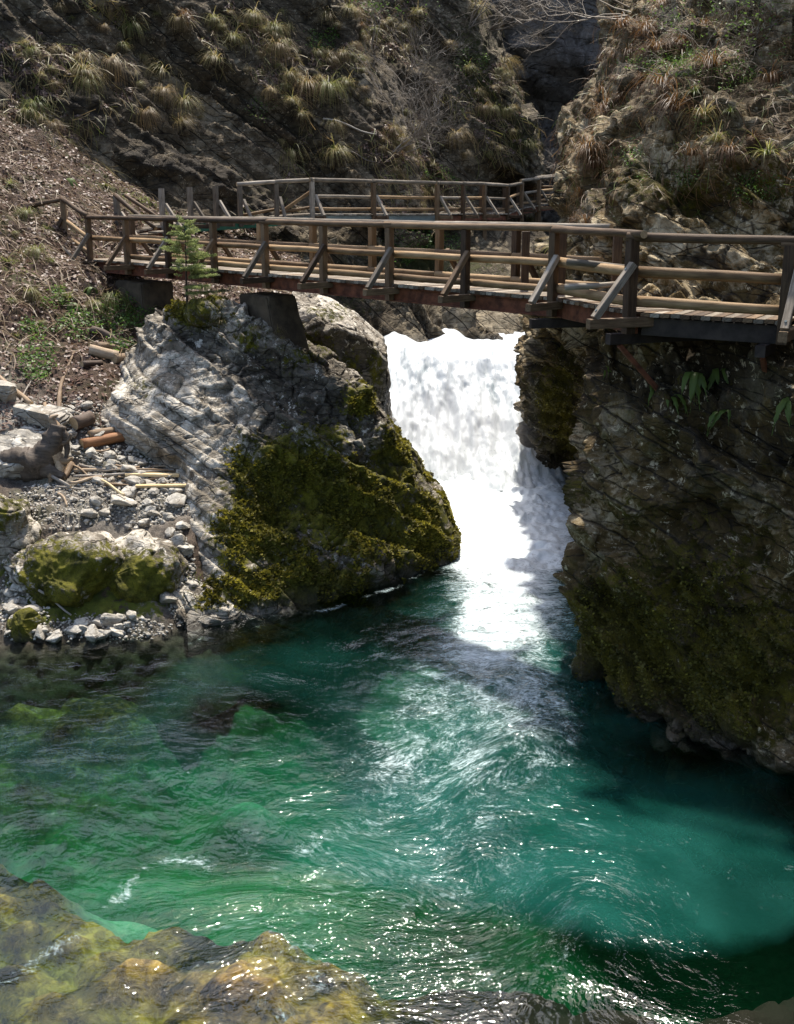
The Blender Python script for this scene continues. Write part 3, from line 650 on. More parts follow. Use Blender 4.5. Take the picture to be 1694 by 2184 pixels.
seam = np.maximum(.42 * line([(-30, 2110), (110, 2030), (230, 1945), (290, 1885), (330, 1850), (360, 1838), (400, 1836), (450, 1845)], .16), .2 * line([(-20, 1790), (90, 1745), (220, 1715), (330, 1672), (560, 1590)], .14))
seam = np.maximum(seam, .5 * line([(1190, 1500), (1090, 1530), (960, 1580)], .08)); seam = np.maximum(seam, .4 * line([(540, 1320), (700, 1300), (850, 1250), (950, 1190)], .10))
seam = np.maximum(seam, .34 * line([(640, 1830), (700, 1760), (850, 1740), (1000, 1790), (1010, 1880), (880, 1930)], .3))
seam = seam * np.clip(.75 + 1.3 * fbm(q * 2.5, 3, 94), 0, 1)
foam_glint = np.maximum(foam_glint, seam)
def inter(f_, x0, x1, g_): return np.interp(f_, [x0, x1], g_)
class _Q: pass
_q = _Q(); _q.P = q
foam_glint = np.maximum(foam_glint, blobs(_q, [(1000, 1640, 330, 160, .30), (900, 1840, 420, 170, .27), (1250, 1880, 300, 150, .2), (1000, 2030, 400, 90, .22), (560, 1600, 200, 120, .12)]) * (X_ < 3.6))  # mid-pool streaks: fine bubbles, and sky glints painted as pale colour
foam_glint = np.maximum(foam_glint, .11 * blobs(_q, [(1520, 1870, 260, 130, 1.0)]))

nbw = fbm(q * 0.9, 4, 73) * 45 + fbm(q * 3, 3, 74) * 18
ylw = np.interp(pxw, [-400, 0, 100, 230, 265, 300, 335, 520, 700, 880, 1060, 1150, 1200, 1260, 1330, 1450, 1560, 1700, 2100], [1650, 1750, 1800, 1870, 1900, 1905, 1890, 1915, 1955, 1995, 2030, 2040, 2045, 2065, 2090, 2110, 2090, 2050, 2000])
yslw = np.interp(pxw, [-700, 0, 130, 260, 380, 480, 700, 900, 1000], [1700, 1560, 1560, 1500, 1420, 1390, 1330, 1250, 1200])
clear = np.maximum(sstep(-150, -20, pyw - ylw + nbw), sstep(60, -60, pyw - yslw + nbw))
left = sstep(-1.2, 1.0, X_ - ax + .45 * wd + .5 * fbm(q * .5, 3, 95))
turb_shade = np.clip((.26 + .50 * left) * (1 - .9 * blobs(_q, [(1500, 1600, 330, 95, 1.0), (1750, 1700, 260, 110, 1.0), (1640, 1900, 220, 120, .45), (1300, 1500, 90, 60, .8)])) * (1 - clear) - .4 * blobs(_q, [(260, 1790, 220, 75, 1), (520, 1530, 120, 45, .8)]) - .1, 0, 1)  # milkiness cut beside the right cliff, painting its shadow into the water colour
# slow swirls: rotate the coordinates around a few eddies
fx, fy = X_.copy(), Y_.copy()
for (ex, ey, er, ea) in ((-1.6, 14.5, 2.2, .35), (1.0, 12.0, 2.2, -.35), (2.6, 15.0, 1.6, .4), (-0.4, 10.8, 1.3, .9), (-3.6, 12.2, 1.8, .5), (0.6, 17.5, 1.8, -.4), (2.3, 10.2, 1.4, .9), (0.1, 13.4, .9, .6), (1.4, 14.6, .8, -.6), (-1.0, 12.3, .8, -.6)):
    dx, dy = fx - ex, fy - ey; a = ea * np.exp(-(dx * dx + dy * dy) / (er * er))
    fx, fy = ex + dx * np.cos(a) - dy * np.sin(a), ey + dx * np.sin(a) + dy * np.cos(a)
fx = fx + .35 * fbm(q * .8 + 2, 3, 88); fy = fy + .25 * fbm(q * .8 + 7, 3, 89)
fl = np.stack([fx * 0.95, fy * 1.25, 0 * fx], 1)
chop = np.clip(0.13 + 0.08 * sstep(1850, 2050, pyw) + 0.6 * np.exp(-((X_ - ax) / (wd * 1.35)) ** 2) + 0.2 * fbm(q * 0.5, 2, 81), 0.05, 1)
chop *= .72
chop *= np.where(X_ > 3.2, sstep(6, 3.2, X_), 1)
chop = np.maximum(chop, .26)
zz = (0.048 * fbm(fl * 1.5, 3, 82) + 0.010 * fbm(fl * 4.5, 3, 83)) * (0.25 + chop) + foam_glint ** 2 * (0.16 * fbm(fl * 2.0 + 5, 4, 84) + 0.05 * fbm(fl * 9, 2, 85))
q[:, 2] = WL + zz
n = GX.size; i = np.arange(n).reshape(GX.shape)
FQ = np.stack([i[:-1, :-1], i[:-1, 1:], i[1:, 1:], i[1:, :-1]], -1).reshape(-1, 4)
ring = np.concatenate([i[0, :], i[1:, -1], i[-1, -2::-1], i[-2:0:-1, 0]])
lo = q[ring].copy(); lo[:, 2] = -11.5
m = len(ring); j = np.arange(m); jn = (j + 1) % m
side = np.stack([ring[jn], ring[j], n + j, n + jn], 1)
cen = np.array([[0, 18, -11.5]])
V = np.concatenate([q, lo, cen]); bot = np.stack([n + j, np.full(m, n + m), np.full(m, n + m), n + jn], 1)
bot3 = np.stack([n + jn, n + j, np.full(m, n + m)], 1)
pad = lambda a: np.concatenate([a, np.zeros(m + 1)])
me = bpy.data.meshes.new('river_pool')
allf = [tuple(f) for f in side] + [tuple(f) for f in bot3]
me = mesh_np('river_pool', V, np.concatenate([FQ, side]), WATER, {'foam_glint': pad(foam_glint), 'chop': pad(chop), 'turb_shade': pad(turb_shade), 'flow': np.concatenate([fl, np.zeros((m + 1, 3))])}, True)
import bmesh
bm = bmesh.new(); bm.from_mesh(me); bm.verts.ensure_lookup_table()
bm.faces.new([bm.verts[int(v)] for v in (n + j)]).smooth = False
bmesh.ops.recalc_face_normals(bm, faces=bm.faces[:]); bm.to_mesh(me); bm.free()
link('river_pool', me, kind='structure')

# --- waterfall
def A_(*v): return np.array(v, float)
prof = [(43.5, -2.8), (40, -2.86), (38.2, -2.92), (37.2, -3.05), (36.2, -3.4), (35.2, -3.85), (34.0, -4.5), (32.8, -5.15), (31.4, -5.62), (29.8, -5.95)]
rows = [[('w', x, y - 0.0, z) for x in (-2.6, -1.2, 0.2, 1.4, 2.6, 3.8, 5.2, 6.6)] for y, z in prof]
fall = loft(net(rows), 0.05, 160)
p = fall.P; n_up = fall.N * np.sign(fall.N[:, 2:3])
tt = sstep(-2.95, -3.5, p[:, 2])
fv = np.stack([p[:, 0] * 1.6, p[:, 1] * 0.35, p[:, 2] * 0.25], 1)
bul = np.exp(-(((p[:, 0] - 0.95) / 0.7) ** 2 + ((p[:, 2] + 3.5) / 0.7) ** 2)) * 0.45 - np.exp(-(((p[:, 0] - 3.2) / 0.5) ** 2 + ((p[:, 2] + 3.7) / 0.8) ** 2)) * 0.5 + np.exp(-(((p[:, 0] + .2) / 0.6) ** 2 + ((p[:, 2] + 4.6) / 0.8) ** 2)) * 0.4
dsp = tt * (fbm(fv * 1.6, 4, 90) * 0.40 + fbm(p * A_(3.2, .9, 1.1), 4, 91) * 0.20 + fbm(p * A_(9, 4, 4), 3, 93) * 0.04) + bul * tt + (1 - tt) * (fbm(p * 2.5, 3, 92) * 0.07 + fbm(p * A_(1.1, .3, .3), 3, 96) * .26)
fall.P = p + n_up * dsp[:, None]
thin = np.clip((1.0 * np.exp(-(((p[:, 0] - 0.95) / 0.6) ** 2 + ((p[:, 2] + 3.6) / 0.5) ** 2)) + 0.8 * np.exp(-(((p[:, 0] - 3.1) / 0.45) ** 2 + ((p[:, 2] + 3.6) / 0.7) ** 2))) * np.clip(.6 + 1.2 * fbm(fv * 3, 3, 97), 0, 1), 0, 1)
finish(fall, 'waterfall', FALL, {'flow': fv, 'thin': thin}, True, kind='structure')
# ------------------------------------------------------------------ timber pieces
def frame(p0, p1, up=(0, 0, 1)):
    p0, p1 = np.array(p0, float), np.array(p1, float); u = p1 - p0; L = np.linalg.norm(u); u /= L
    v = np.cross(np.array(up, float), u)
    if np.linalg.norm(v) < 1e-3: v = np.cross([0, 1, 0.0], u)
    v /= np.linalg.norm(v); return p0, u, v, np.cross(u, v), L
def rotm(u, v, w2): return Matrix(((u[0], v[0], w2[0]), (u[1], v[1], w2[1]), (u[2], v[2], w2[2]))).to_euler()
def box_mesh(name, L, a, b, mat, bev=0.008, jit=0.0):
    """bevelled bar along +x, length L, section a (y) x b (z)"""
    bv = min(bev, a * .3, b * .3); sec = []
    for sy, sz in ((-1, -1), (1, -1), (1, 1), (-1, 1)):
        c1 = (sy * (a / 2 - bv), sz * b / 2); c2 = (sy * a / 2, sz * (b / 2 - bv))
        sec += [c1, c2] if (sy * sz < 0) == False and False else ([c2, c1] if sy * sz > 0 and False else [c1, c2])
    ang = sorted(sec, key=lambda t: math.atan2(t[1] / b, t[0] / a))
    n = len(ang); xs = np.linspace(0, L, 4 if jit else 2); V = []
    for x in xs:
        dy, dz = random.uniform(-jit, jit), random.uniform(-jit, jit)
        V += [(x, y + dy, z + dz) for y, z in ang]
    me = bpy.data.meshes.new(name); Fc = []
    for k in range(len(xs) - 1):
        for i in range(n): Fc.append((k * n + i, k * n + (i + 1) % n, (k + 1) * n + (i + 1) % n, (k + 1) * n + i))
    Fc.append(tuple(range(n - 1, -1, -1))); Fc.append(tuple((len(xs) - 1) * n + i for i in range(n)))
    me.from_pydata(V, [], Fc); me.materials.append(mat); me.update(); return me
def log_mesh(name, L, r0, r1, mat, mat_end=None, nseg=7, nside=12, wob=0.12, bend=0.0, seed=0):
    rg = random.Random(seed * 7 + 1); V = []; Fc = []
    ph = [rg.uniform(0, 6.28) for _ in range(4)]
    for k in range(nseg + 1):
        t = k / nseg; r = r0 + (r1 - r0) * t
        oy = bend * math.sin(t * math.pi) + r * wob * math.sin(t * 5 + ph[0]); oz = r * wob * math.sin(t * 7 + ph[1]) + bend * .5 * math.sin(t * 2 * math.pi)
        for i in range(nside):
            a = 2 * math.pi * i / nside
            rr = r * (1 + wob * .6 * math.sin(2 * a + ph[2] + t * 2) + wob * .5 * rg.uniform(-1, 1))
            V.append((t * L, oy + rr * math.cos(a), oz + rr * math.sin(a)))
    for k in range(nseg):
        for i in range(nside): Fc.append((k * nside + i, k * nside + (i + 1) % nside, (k + 1) * nside + (i + 1) % nside, (k + 1) * nside + i))
    b = len(V) - nside
    Fc.append(tuple(range(nside - 1, -1, -1))); Fc.append(tuple(b + i for i in range(nside)))
    me = bpy.data.meshes.new(name); me.from_pydata(V, [], Fc); me.materials.append(mat)
    if mat_end:
        me.materials.append(mat_end); me.polygons[len(Fc) - 1].material_index = 1; me.polygons[len(Fc) - 2].material_index = 1
    for pl in me.polygons[:len(Fc) - 2]: pl.use_smooth = True
    me.update(); return me
def bar(name, p0, p1, a, b, mat, root, up=(0, 0, 1), bev=0.008, jit=0.0):
    o, u, v, w2, L = frame(p0, p1, up)
    return link(name, box_mesh(name, L, a, b, mat, bev, jit), root, tuple(o - np.array(root.location)) if root else tuple(o), rotm(u, v, w2))
_ls = [0]
def pole(name, p0, p1, r0, r1, mat, root, end=None, wob=0.10, bend=0.0, nside=10):
    _ls[0] += 1; o, u, v, w2, L = frame(p0, p1)
    return link(name, log_mesh(name, L, r0, r1, mat, end, max(4, int(L / .35)), nside, wob, bend, _ls[0]), root, tuple(o - np.array(root.location)) if root else tuple(o), rotm(u, v, w2))
def A(*v): return np.array(v, float)

# --- footbridge over the pool
DZ = 0.15
Apt, Bpt = A(-8.1, 31.3, DZ), A(2.58, 19.0, DZ)
bridge = thing('footbridge', 'weathered timber footbridge with log handrails crossing in front of the waterfall', 'footbridge', tuple(P(560, 640, 25.6)))
u = (Bpt - Apt) / np.linalg.norm(Bpt - Apt); wv = A(-u[1], u[0], 0); wv = wv if wv[1] > 0 else -wv     # wv: across, away from the camera
near = [Apt + (Bpt - Apt) * k / 8 for k in range(9)]
C1, C2, C3 = A(3.42, 16.8, DZ - .02), A(5.28, 15.75, DZ - .04), A(8.0, 14.3, DZ - .05)
near2 = [Bpt, C1, C2, C3]
WID = 1.15
def deck(root, a, b, across, width, mats, pw=0.145, zt=0.0, over=0.06):
    L = np.linalg.norm(b - a); d = (b - a) / L; n = int(L / pw); ms = {}
    for k in range(n):
        key = k % 5
        if key not in ms: ms[key] = box_mesh('plank', width + random.uniform(0.0, 0.09), pw - 0.012, 0.05, mats[key % len(mats)], 0.006)
        o = a + d * (k + .5) * pw - across * (over + random.uniform(-.02, .03)) + A(0, 0, zt - 0.025 + random.uniform(-.004, .004))
        v2 = np.cross([0, 0, 1.0], across)
        link('plank', ms[key], root, tuple(o - np.array(root.location)), rotm(across, v2, A(0, 0, 1)))
deck(bridge, near[0] - u * .3, near[8] + u * .1, wv, WID, [WOOD_GREY, WOOD_GREY, WOOD_OLD, WOOD_GREY, WOOD_GREY])
for off in (0.05, WID - 0.12):       # steel beams
    bm_o = bar('steel_beam', near[0] - u * .5 + wv * off + A(0, 0, -.19), near[8] + u * .6 + wv * off + A(0, 0, -.19), .05, .27, RUST, bridge)
    for zz in (-.31, -.07): bar('beam_flange', near[0] - u * .5 + wv * off + A(0, 0, zz), near[8] + u * .6 + wv * off + A(0, 0, zz), .16, .022, RUST, bridge, bev=.003)
for k, q in enumerate(near):
    old = k < 3 or k > 6
    pm = WOOD_OLD
    out = -wv
    bar('post', q + out * .07 + A(0, 0, -.30), q + out * .07 + A(0, 0, 1.03), .13, .13, pm, bridge, up=tuple(u), jit=.003)
    bar('outrigger', q + wv * .5 + u * .125 + A(0, 0, -.115), q + out * .78 + u * .125 + A(0, 0, -.115), .11, .12, WOOD_OLD, bridge)
    bar('brace', q + out * .70 + u * .125 + A(0, 0, -.045), q + out * .13 + u * .125 + A(0, 0, .66), .09, .10, WOOD_OLD if k % 2 else WOOD_GREY, bridge, up=tuple(u))
    f = q + wv * (WID + .06)
    if k < 8:
        bar('post', f + A(0, 0, -.28), f + A(0, 0, 1.03), .13, .13, WOOD_NEW if 2 < k < 7 else WOOD_OLD, bridge, up=tuple(u), jit=.003)
        bar('brace', f + wv * .55 + u * .125 + A(0, 0, -.04), f + wv * .08 + u * .125 + A(0, 0, .6), .09, .10, WOOD_OLD, bridge, up=tuple(u))
        bar('outrigger', f - wv * .5 + u * .125 + A(0, 0, -.112), f + wv * .65 + u * .125 + A(0, 0, -.112), .11, .12, WOOD_OLD, bridge)
for side in (0, 1):
    base = wv * (WID + .06) if side else -wv * .07
    ins = -wv * .10 if side else wv * .10
    for k in range(0, 8, 2):
        a, b = near[k] + base, near[k + 2] + base
        pole('handrail', a - u * .12 + A(0, 0, 1.08), b + u * .12 + A(0, 0, 1.08 + (.015 if k % 4 else 0)), .062, .056, WOOD_OLD if side == 0 else WOOD_GREY, bridge, CUT, .07)
    for k in range(8):
        a, b = near[k] + base + ins, near[k + 1] + base + ins
        pole('rail', a + u * .03 + A(0, 0, .55), b + u * .02 + A(0, 0, .55), .066, .060, WOOD_NEW, bridge, CUT, .06)
        if k > 0: pole('toe_rail', a + u * .03 + A(0, 0, .13), b + u * .02 + A(0, 0, .13), .066, .060, WOOD_NEW, bridge, CUT, .06)

def bolt_mesh():
    bm = bmesh.new(); bmesh.ops.create_cone(bm, cap_ends=True, segments=8, radius1=.022, radius2=.018, depth=.022)
    me = bpy.data.meshes.new('bolt'); bm.to_mesh(me); bm.free(); me.materials.append(BLUESTEEL); return me
BOLT = bolt_mesh()
# --- right hand continuation bracketed to the cliff
gal = thing('cliff_walkway', 'dark timber walkway with thick log rails bolted along the right cliff', 'walkway', tuple(A(4.3, 17.6, -0.4)))
for k in range(3):
    a, b = near2[k], near2[k + 1]; d = (b - a) / np.linalg.norm(b - a); n = A(-d[1], d[0], 0); n = n if n[0] + n[1] > 0 else -n
    a2 = a + d * (.12 if k else .18)
    deck(gal, a2, b + d * .05, n, 1.45, [WOOD_OLD, WOOD_GREY, WOOD_OLD, WOOD_GREY, WOOD_OLD], over=.05, zt=-.006 * (k + 1) if k else -.004)
    for off in (.08, 1.1):
        bar('steel_beam', a2 + n * off + A(0, 0, -.20 - .012 * k), b - d * .03 + n * off + A(0, 0, -.20 - .012 * k), .07, .26, DARKSTEEL if k else RUST, gal)
    base = -n * .07
    pole('handrail', a + base - d * (.1 if k == 0 else .12) + A(0, 0, 1.08 - .035 * k), b + base + d * .28 + A(0, 0, 1.09 - .035 * k), .066, .058, WOOD_OLD, gal, CUT, .08)
    for zz, nm in ((.56, 'rail'), (.14, 'toe_rail')):
        pole(nm, a + base + n * .11 + d * .04 + A(0, 0, zz), b + base + n * .11 - d * .02 + A(0, 0, zz - .02), .085, .072, WOOD_NEW, gal, CUT, .05)
    q = b
    bar('post', q + base + A(0, 0, -.32), q + base + A(0, 0, 1.02 - .03 * k), .15, .15, WOOD_OLD, gal, up=tuple(d), jit=.003)
    bar('outrigger', q + n * .9 + d * .14 + A(0, 0, -.14), q - n * .82 + d * .14 + A(0, 0, -.14), .12, .14, WOOD_OLD, gal)
    br = bar('brace', q - n * .72 + d * .14 + A(0, 0, -.06), q - n * .13 + d * .14 + A(0, 0, .68), .10, .11, WOOD_GREY, gal, up=tuple(d))
    for fx in (.10, .82):
        for sg in (-1, 1): link('bolt', BOLT, br, (fx, sg * .05, 0), (-sg * math.pi / 2, 0, 0))
    # cantilever beams into the rock and struts below
    bar('cantilever_beam', q - n * .25 - d * .25 + A(0, 0, -.42), q + n * 2.3 - d * .25 + A(0, 0, -.42), .14, .16, DARKSTEEL, gal)
    bar('strut', q - n * .05 - d * .25 + A(0, 0, -.52), q + n * 1.2 - d * .25 + A(0, 0, -1.75), .07, .07, RUST, gal)
n0 = wv
bar('cantilever_beam', Bpt - u * .3 - wv * .25 + A(0, 0, -.43), Bpt - u * .3 + A(2.1, .2, -.43), .14, .15, DARKSTEEL, gal)
# inner posts and old rails beside the rock at the bend
for (x, y0, y1, d) in ((1122, 505, 600, 20.6), (1200, 512, 625, 19.6), (1318, 508, 612, 18.4)):
    t = P(x, y0, d); b = A(t[0], t[1], DZ - .1); bar('post', b, A(t[0], t[1], 1.15), .13, .13, WOOD_OLD, gal, up=(1, 0, 0))
pole('rail', P(1210, 558, 18.0), P(1345, 572, 17.6), .055, .05, WOOD_GREY, gal, CUT)
pole('rail', P(1205, 613, 18.0), P(1320, 606, 17.8), .05, .045, WOOD_GREY, gal, CUT)

# --- upper walkway behind
UX = [250, 345, 405, 460, 512, 590, 665, 795, 930, 985, 1030, 1080, 1110, 1147, 1186]
UD = [34.2, 36.2, 37.6, 38.8, 39.6, 40.2, 40.6, 42.4, 44.6, 46.2, 47.6, 49.6, 51, 52.4, 54]
UY = [500, 480, 474, 470, 467, 461, 456, 456, 456, 455, 454, 455, 443, 437, 432]
up = [P(x, y, d) for x, y, d in zip(UX, UY, UD)]
walk = thing('upper_walkway', 'grey sunlit timber walkway with railings along the foot of the left hillside', 'walkway', tuple(P(800, 480, 42.4)))
for k in range(len(up)):
    q = up[k]; nx = up[min(k + 1, len(up) - 1)]; pv = up[max(k - 1, 0)]
    d = (nx - pv); d[2] = 0; d /= np.linalg.norm(d); n = A(-d[1], d[0], 0); n = n if n[1] - .4 * n[0] > 0 else -n
    bar('post', q - n * .05 + A(0, 0, -.25), q - n * .05 + A(0, 0, 1.06 if k > 3 else 1.08), .14, .14, WOOD_GREY if k < 7 else WOOD_OLD, walk, up=tuple(d))
    bar('brace', q - n * .62 + d * .11 + A(0, 0, -.06), q - n * .1 + d * .11 + A(0, 0, .62), .09, .10, WOOD_GREY, walk, up=tuple(d))
    bar('outrigger', q + n * .4 + d * .11 + A(0, 0, -.13), q - n * .7 + d * .11 + A(0, 0, -.13), .1, .12, WOOD_OLD, walk)
    if k < len(up) - 1:
        dd = nx - q; L = np.linalg.norm(dd); dd /= L; acr = A(-dd[1], dd[0], 0); acr /= np.linalg.norm(acr); acr = acr if acr[1] - .4 * acr[0] > 0 else -acr
        deck(walk, q, nx, acr, 1.2, [WOOD_GREY, WOOD_GREY, WOOD_GREY], 0.19, over=.1)
        bm = BLUESTEEL if 5 <= k < 8 else (GREENSTEEL if 1 <= k < 5 else RUST)
        bar('steel_beam', q + acr * .02 + A(0, 0, -.19), nx + acr * .02 + A(0, 0, -.19), .08, .26 if k < 8 else .2, bm, walk)
        bar('steel_beam', q + acr * .95 + A(0, 0, -.19), nx + acr * .95 + A(0, 0, -.19), .08, .26, bm, walk)
        if k >= 4:
            z1 = 1.12 if not (k == 11) else .95
            pole('handrail', q - n * .05 - dd * .1 + A(0, 0, 1.12), nx - n * .05 + dd * .1 + A(0, 0, 1.12 if k != 11 else 1.0), .07, .065, WOOD_GREY, walk, CUT, .06)
        if k >= 6:
            pole('rail', q + n * .06 + A(0, 0, .58), nx + n * .06 + A(0, 0, .58), .06, .055, WOOD_NEW if k % 2 else WOOD_GREY, walk, CUT, .06)
            pole('rail', q + n * .06 + A(0, 0, .16), nx + n * .06 + A(0, 0, .16), .06, .055, WOOD_NEW, walk, CUT, .06)
        elif k >= 4: pole('rail', q + n * .06 + A(0, 0, .10), nx + n * .06 + A(0, 0, .22), .055, .05, WOOD_NEW, walk, CUT, .06)
bar('brace', up[5] + A(.1, .1, .1), up[6] + A(0, .1, .75), .08, .10, WOOD_NEW, walk)
for k in (8, 10, 12, 13):           # trestle legs
    q = up[k]; bar('leg', q + A(.1, .2, -1.6), q + A(.1, .2, -.2), .16, .16, WOOD_OLD, walk, up=(1, 0, 0))
    bar('leg', q + A(.1, 1.1, -1.6), q + A(.1, 1.1, -.2), .16, .16, WOOD_OLD, walk, up=(1, 0, 0))
for k in (10, 11, 12, 13):
    q = up[k] + A(0, 1.25, 0); bar('post', q + A(0, 0, -.2), q + A(0, 0, 1.05), .14, .14, WOOD_OLD, walk, up=(1, 0, 0))
pole('handrail', up[13] + A(-.4, 1.25, 1.12), up[14] + A(0, .9, 1.2), .065, .06, WOOD_GREY, walk, CUT)
pole('handrail', up[14] + A(0, .0, 1.12), up[14] + A(.1, 1.3, 1.15), .065, .06, WOOD_GREY, walk, CUT)
for zz in (.3, .7): pole('rail', up[14] + A(-1.2, 1.3, zz), up[14] + A(.1, 1.3, zz), .06, .055, WOOD_NEW, walk, CUT)

# --- landing and steps at the left end of the bridge
land = thing('stair_landing', 'small timber landing with steps joining the footbridge and the upper walkway', 'landing', tuple(P(200, 560, 32.5)))
LZ = 0.58
l0, l1 = P(134, 513, 32.3), P(245, 513, 33.4)
l0[2] = l1[2] = LZ
acr = A(.35, .94, 0)
deck(land, l0, l1, acr, 1.3, [WOOD_GREY, WOOD_GREY, WOOD_OLD], .15)
bar('edge_beam', l0 - acr * .02 + A(0, 0, -.16), l1 - acr * .02 + A(0, 0, -.16), .1, .2, WOOD_OLD, land)
for k in range(3):
    a = l1 + A(.25 * (k + 1), -.28 * k, -.14 * (k + 1)); bar('step', a, a + acr * 1.2, .28, .05, WOOD_GREY, land)
    bar('step', l1 + A(.3 * (k + 1), .9, .06 * (k + 1)), l1 + A(.3 * (k + 1) + .1, 1.9, .06 * (k + 1)), .28, .05, WOOD_GREY, land)
q0 = A(*P(141, 513, 32.2)); q0[2] = LZ
bar('post', q0 + A(0, 0, -.3), q0 + A(0, 0, 1.08), .14, .14, WOOD_OLD, land, up=(1, 0, 0))
bar('brace', q0 + A(-.42, -.25, -.1), q0 + A(-.05, -.1, .6), .09, .1, WOOD_OLD, land, up=(0, 1, 0))
bar('outrigger', q0 + A(-.5, -.3, -.15), q0 + A(.25, .2, -.15), .1, .12, WOOD_OLD, land)
hr = near[0] - wv * .07
pole('handrail', P(70, 438, 32.6), q0 + A(.05, 0, 1.12), .065, .06, WOOD_OLD, land, CUT)
pole('handrail', q0 + A(-.05, 0, 1.13), hr + A(0, 0, 1.1), .065, .06, WOOD_OLD, land, CUT)
pole('rail', P(90, 474, 32.7), q0 + A(0, .05, .52), .06, .055, WOOD_NEW, land, CUT)
pole('rail', q0 + A(0, .05, .55), hr + A(0, .1, .52), .06, .055, WOOD_NEW, land, CUT)
pole('rail', q0 + A(0.05, .05, .12), hr + A(0, .1, .12), .06, .055, WOOD_NEW, land, CUT)
s0 = up[0]
pole('handrail', s0 + A(0, 0, 1.1), P(332, 488, 33.2), .065, .06, WOOD_OLD, land, CUT)
pole('handrail', s0 + A(.1, .9, 1.1), P(345, 470, 34.6), .06, .055, WOOD_OLD, land, CUT)
pole('rail', s0 + A(0, -.1, .55), P(300, 520, 33.0), .06, .055, WOOD_OLD, land, CUT)
pole('prop', P(92, 488, 31.7), P(160, 555, 31.0), .05, .045, WOOD_GREY, land, CUT)

# --- concrete pier and abutment under the bridge
def hull(name, pts, mat, **kw):
    import bmesh as _b
    bm = _b.new(); [bm.verts.new(tuple(q)) for q in pts]; _b.ops.convex_hull(bm, input=bm.verts[:])
    _b.ops.delete(bm, geom=[v for v in bm.verts if not v.link_faces], context='VERTS')
    return bm
def pier(name, label, x0, x1, d, ztop, zbot, dep, flare, lean=0.0):
    bm = bmesh.new(); c = P((x0 + x1) / 2, 640, d); wx = (P(x1, 640, d) - P(x0, 640, d))[0]
    base = A(c[0], c[1], zbot); pts = []
    for z, k in ((ztop, 1.0), (zbot, flare)):
        for sx in (-1, 1):
            for sy in (0, 1):
                pp = u * (sx * wx * .5 * k * 1.25 + (0 if z == ztop else lean)) + wv * (-.1 - .1 * (k - 1) + sy * dep * k)
                pts.append((pp[0], pp[1], z - zbot))
    for q in pts: bm.verts.new(q)
    bmesh.ops.convex_hull(bm, input=bm.verts[:])
    bmesh.ops.bevel(bm, geom=bm.edges[:], offset=.03, segments=2, affect='EDGES')
    bmesh.ops.triangulate(bm, faces=bm.faces[:])
    for _ in range(4): bmesh.ops.subdivide_edges(bm, edges=[e for e in bm.edges if e.calc_length() > .12], cuts=1, use_grid_fill=True)
    for v in bm.verts:
        n = vnoise(np.array([[v.co.x * 4 + 50, v.co.y * 4, v.co.z * 4]]), 3)[0]; v.co += v.co.normalized() * .018 * n
    me = bpy.data.meshes.new(name); bm.to_mesh(me); bm.free(); me.materials.append(CONC)
    return link(name, me, None, tuple(base), label=label, category='pier')
pier('bridge_pier', 'flaring concrete pier standing on the layered rock under the footbridge', 505, 590, 25.6, -.33, -1.75, .75, 1.25, .25)
pier('bridge_abutment', 'squat concrete block under the left end of the footbridge', 235, 330, 30.0, -.35, -1.7, .9, 1.05)
# ------------------------------------------------------------------ picking places on the land
def prep(s):
    s.px, s.py, s.dep = proj(s.P)
    s.front = np.sum(s.N2 * (A(0, 0, EYE) - s.P), axis=1) > 0
def pick(s, x, y, r=9):
    if not hasattr(s, 'px'): prep(s)
    while True:
        i = np.where((np.abs(s.px - x) < r) & (np.abs(s.py - y) < r) & s.front)[0]
        if len(i): break
        r *= 2
        if r > 400: return None
    near_d = s.dep[i].min(); i = i[s.dep[i] < near_d + 0.7]
    return i[np.argmin((s.px[i] - x) ** 2 + (s.py[i] - y) ** 2)]
def at(s, x, y): return s.P[pick(s, x, y)].copy()
def region(s, mask, n, seed):
    if not hasattr(s, 'px'): prep(s)
    i = np.where(mask & s.front)[0]
    return np.random.default_rng(seed).choice(i, min(n, len(i)), replace=False)

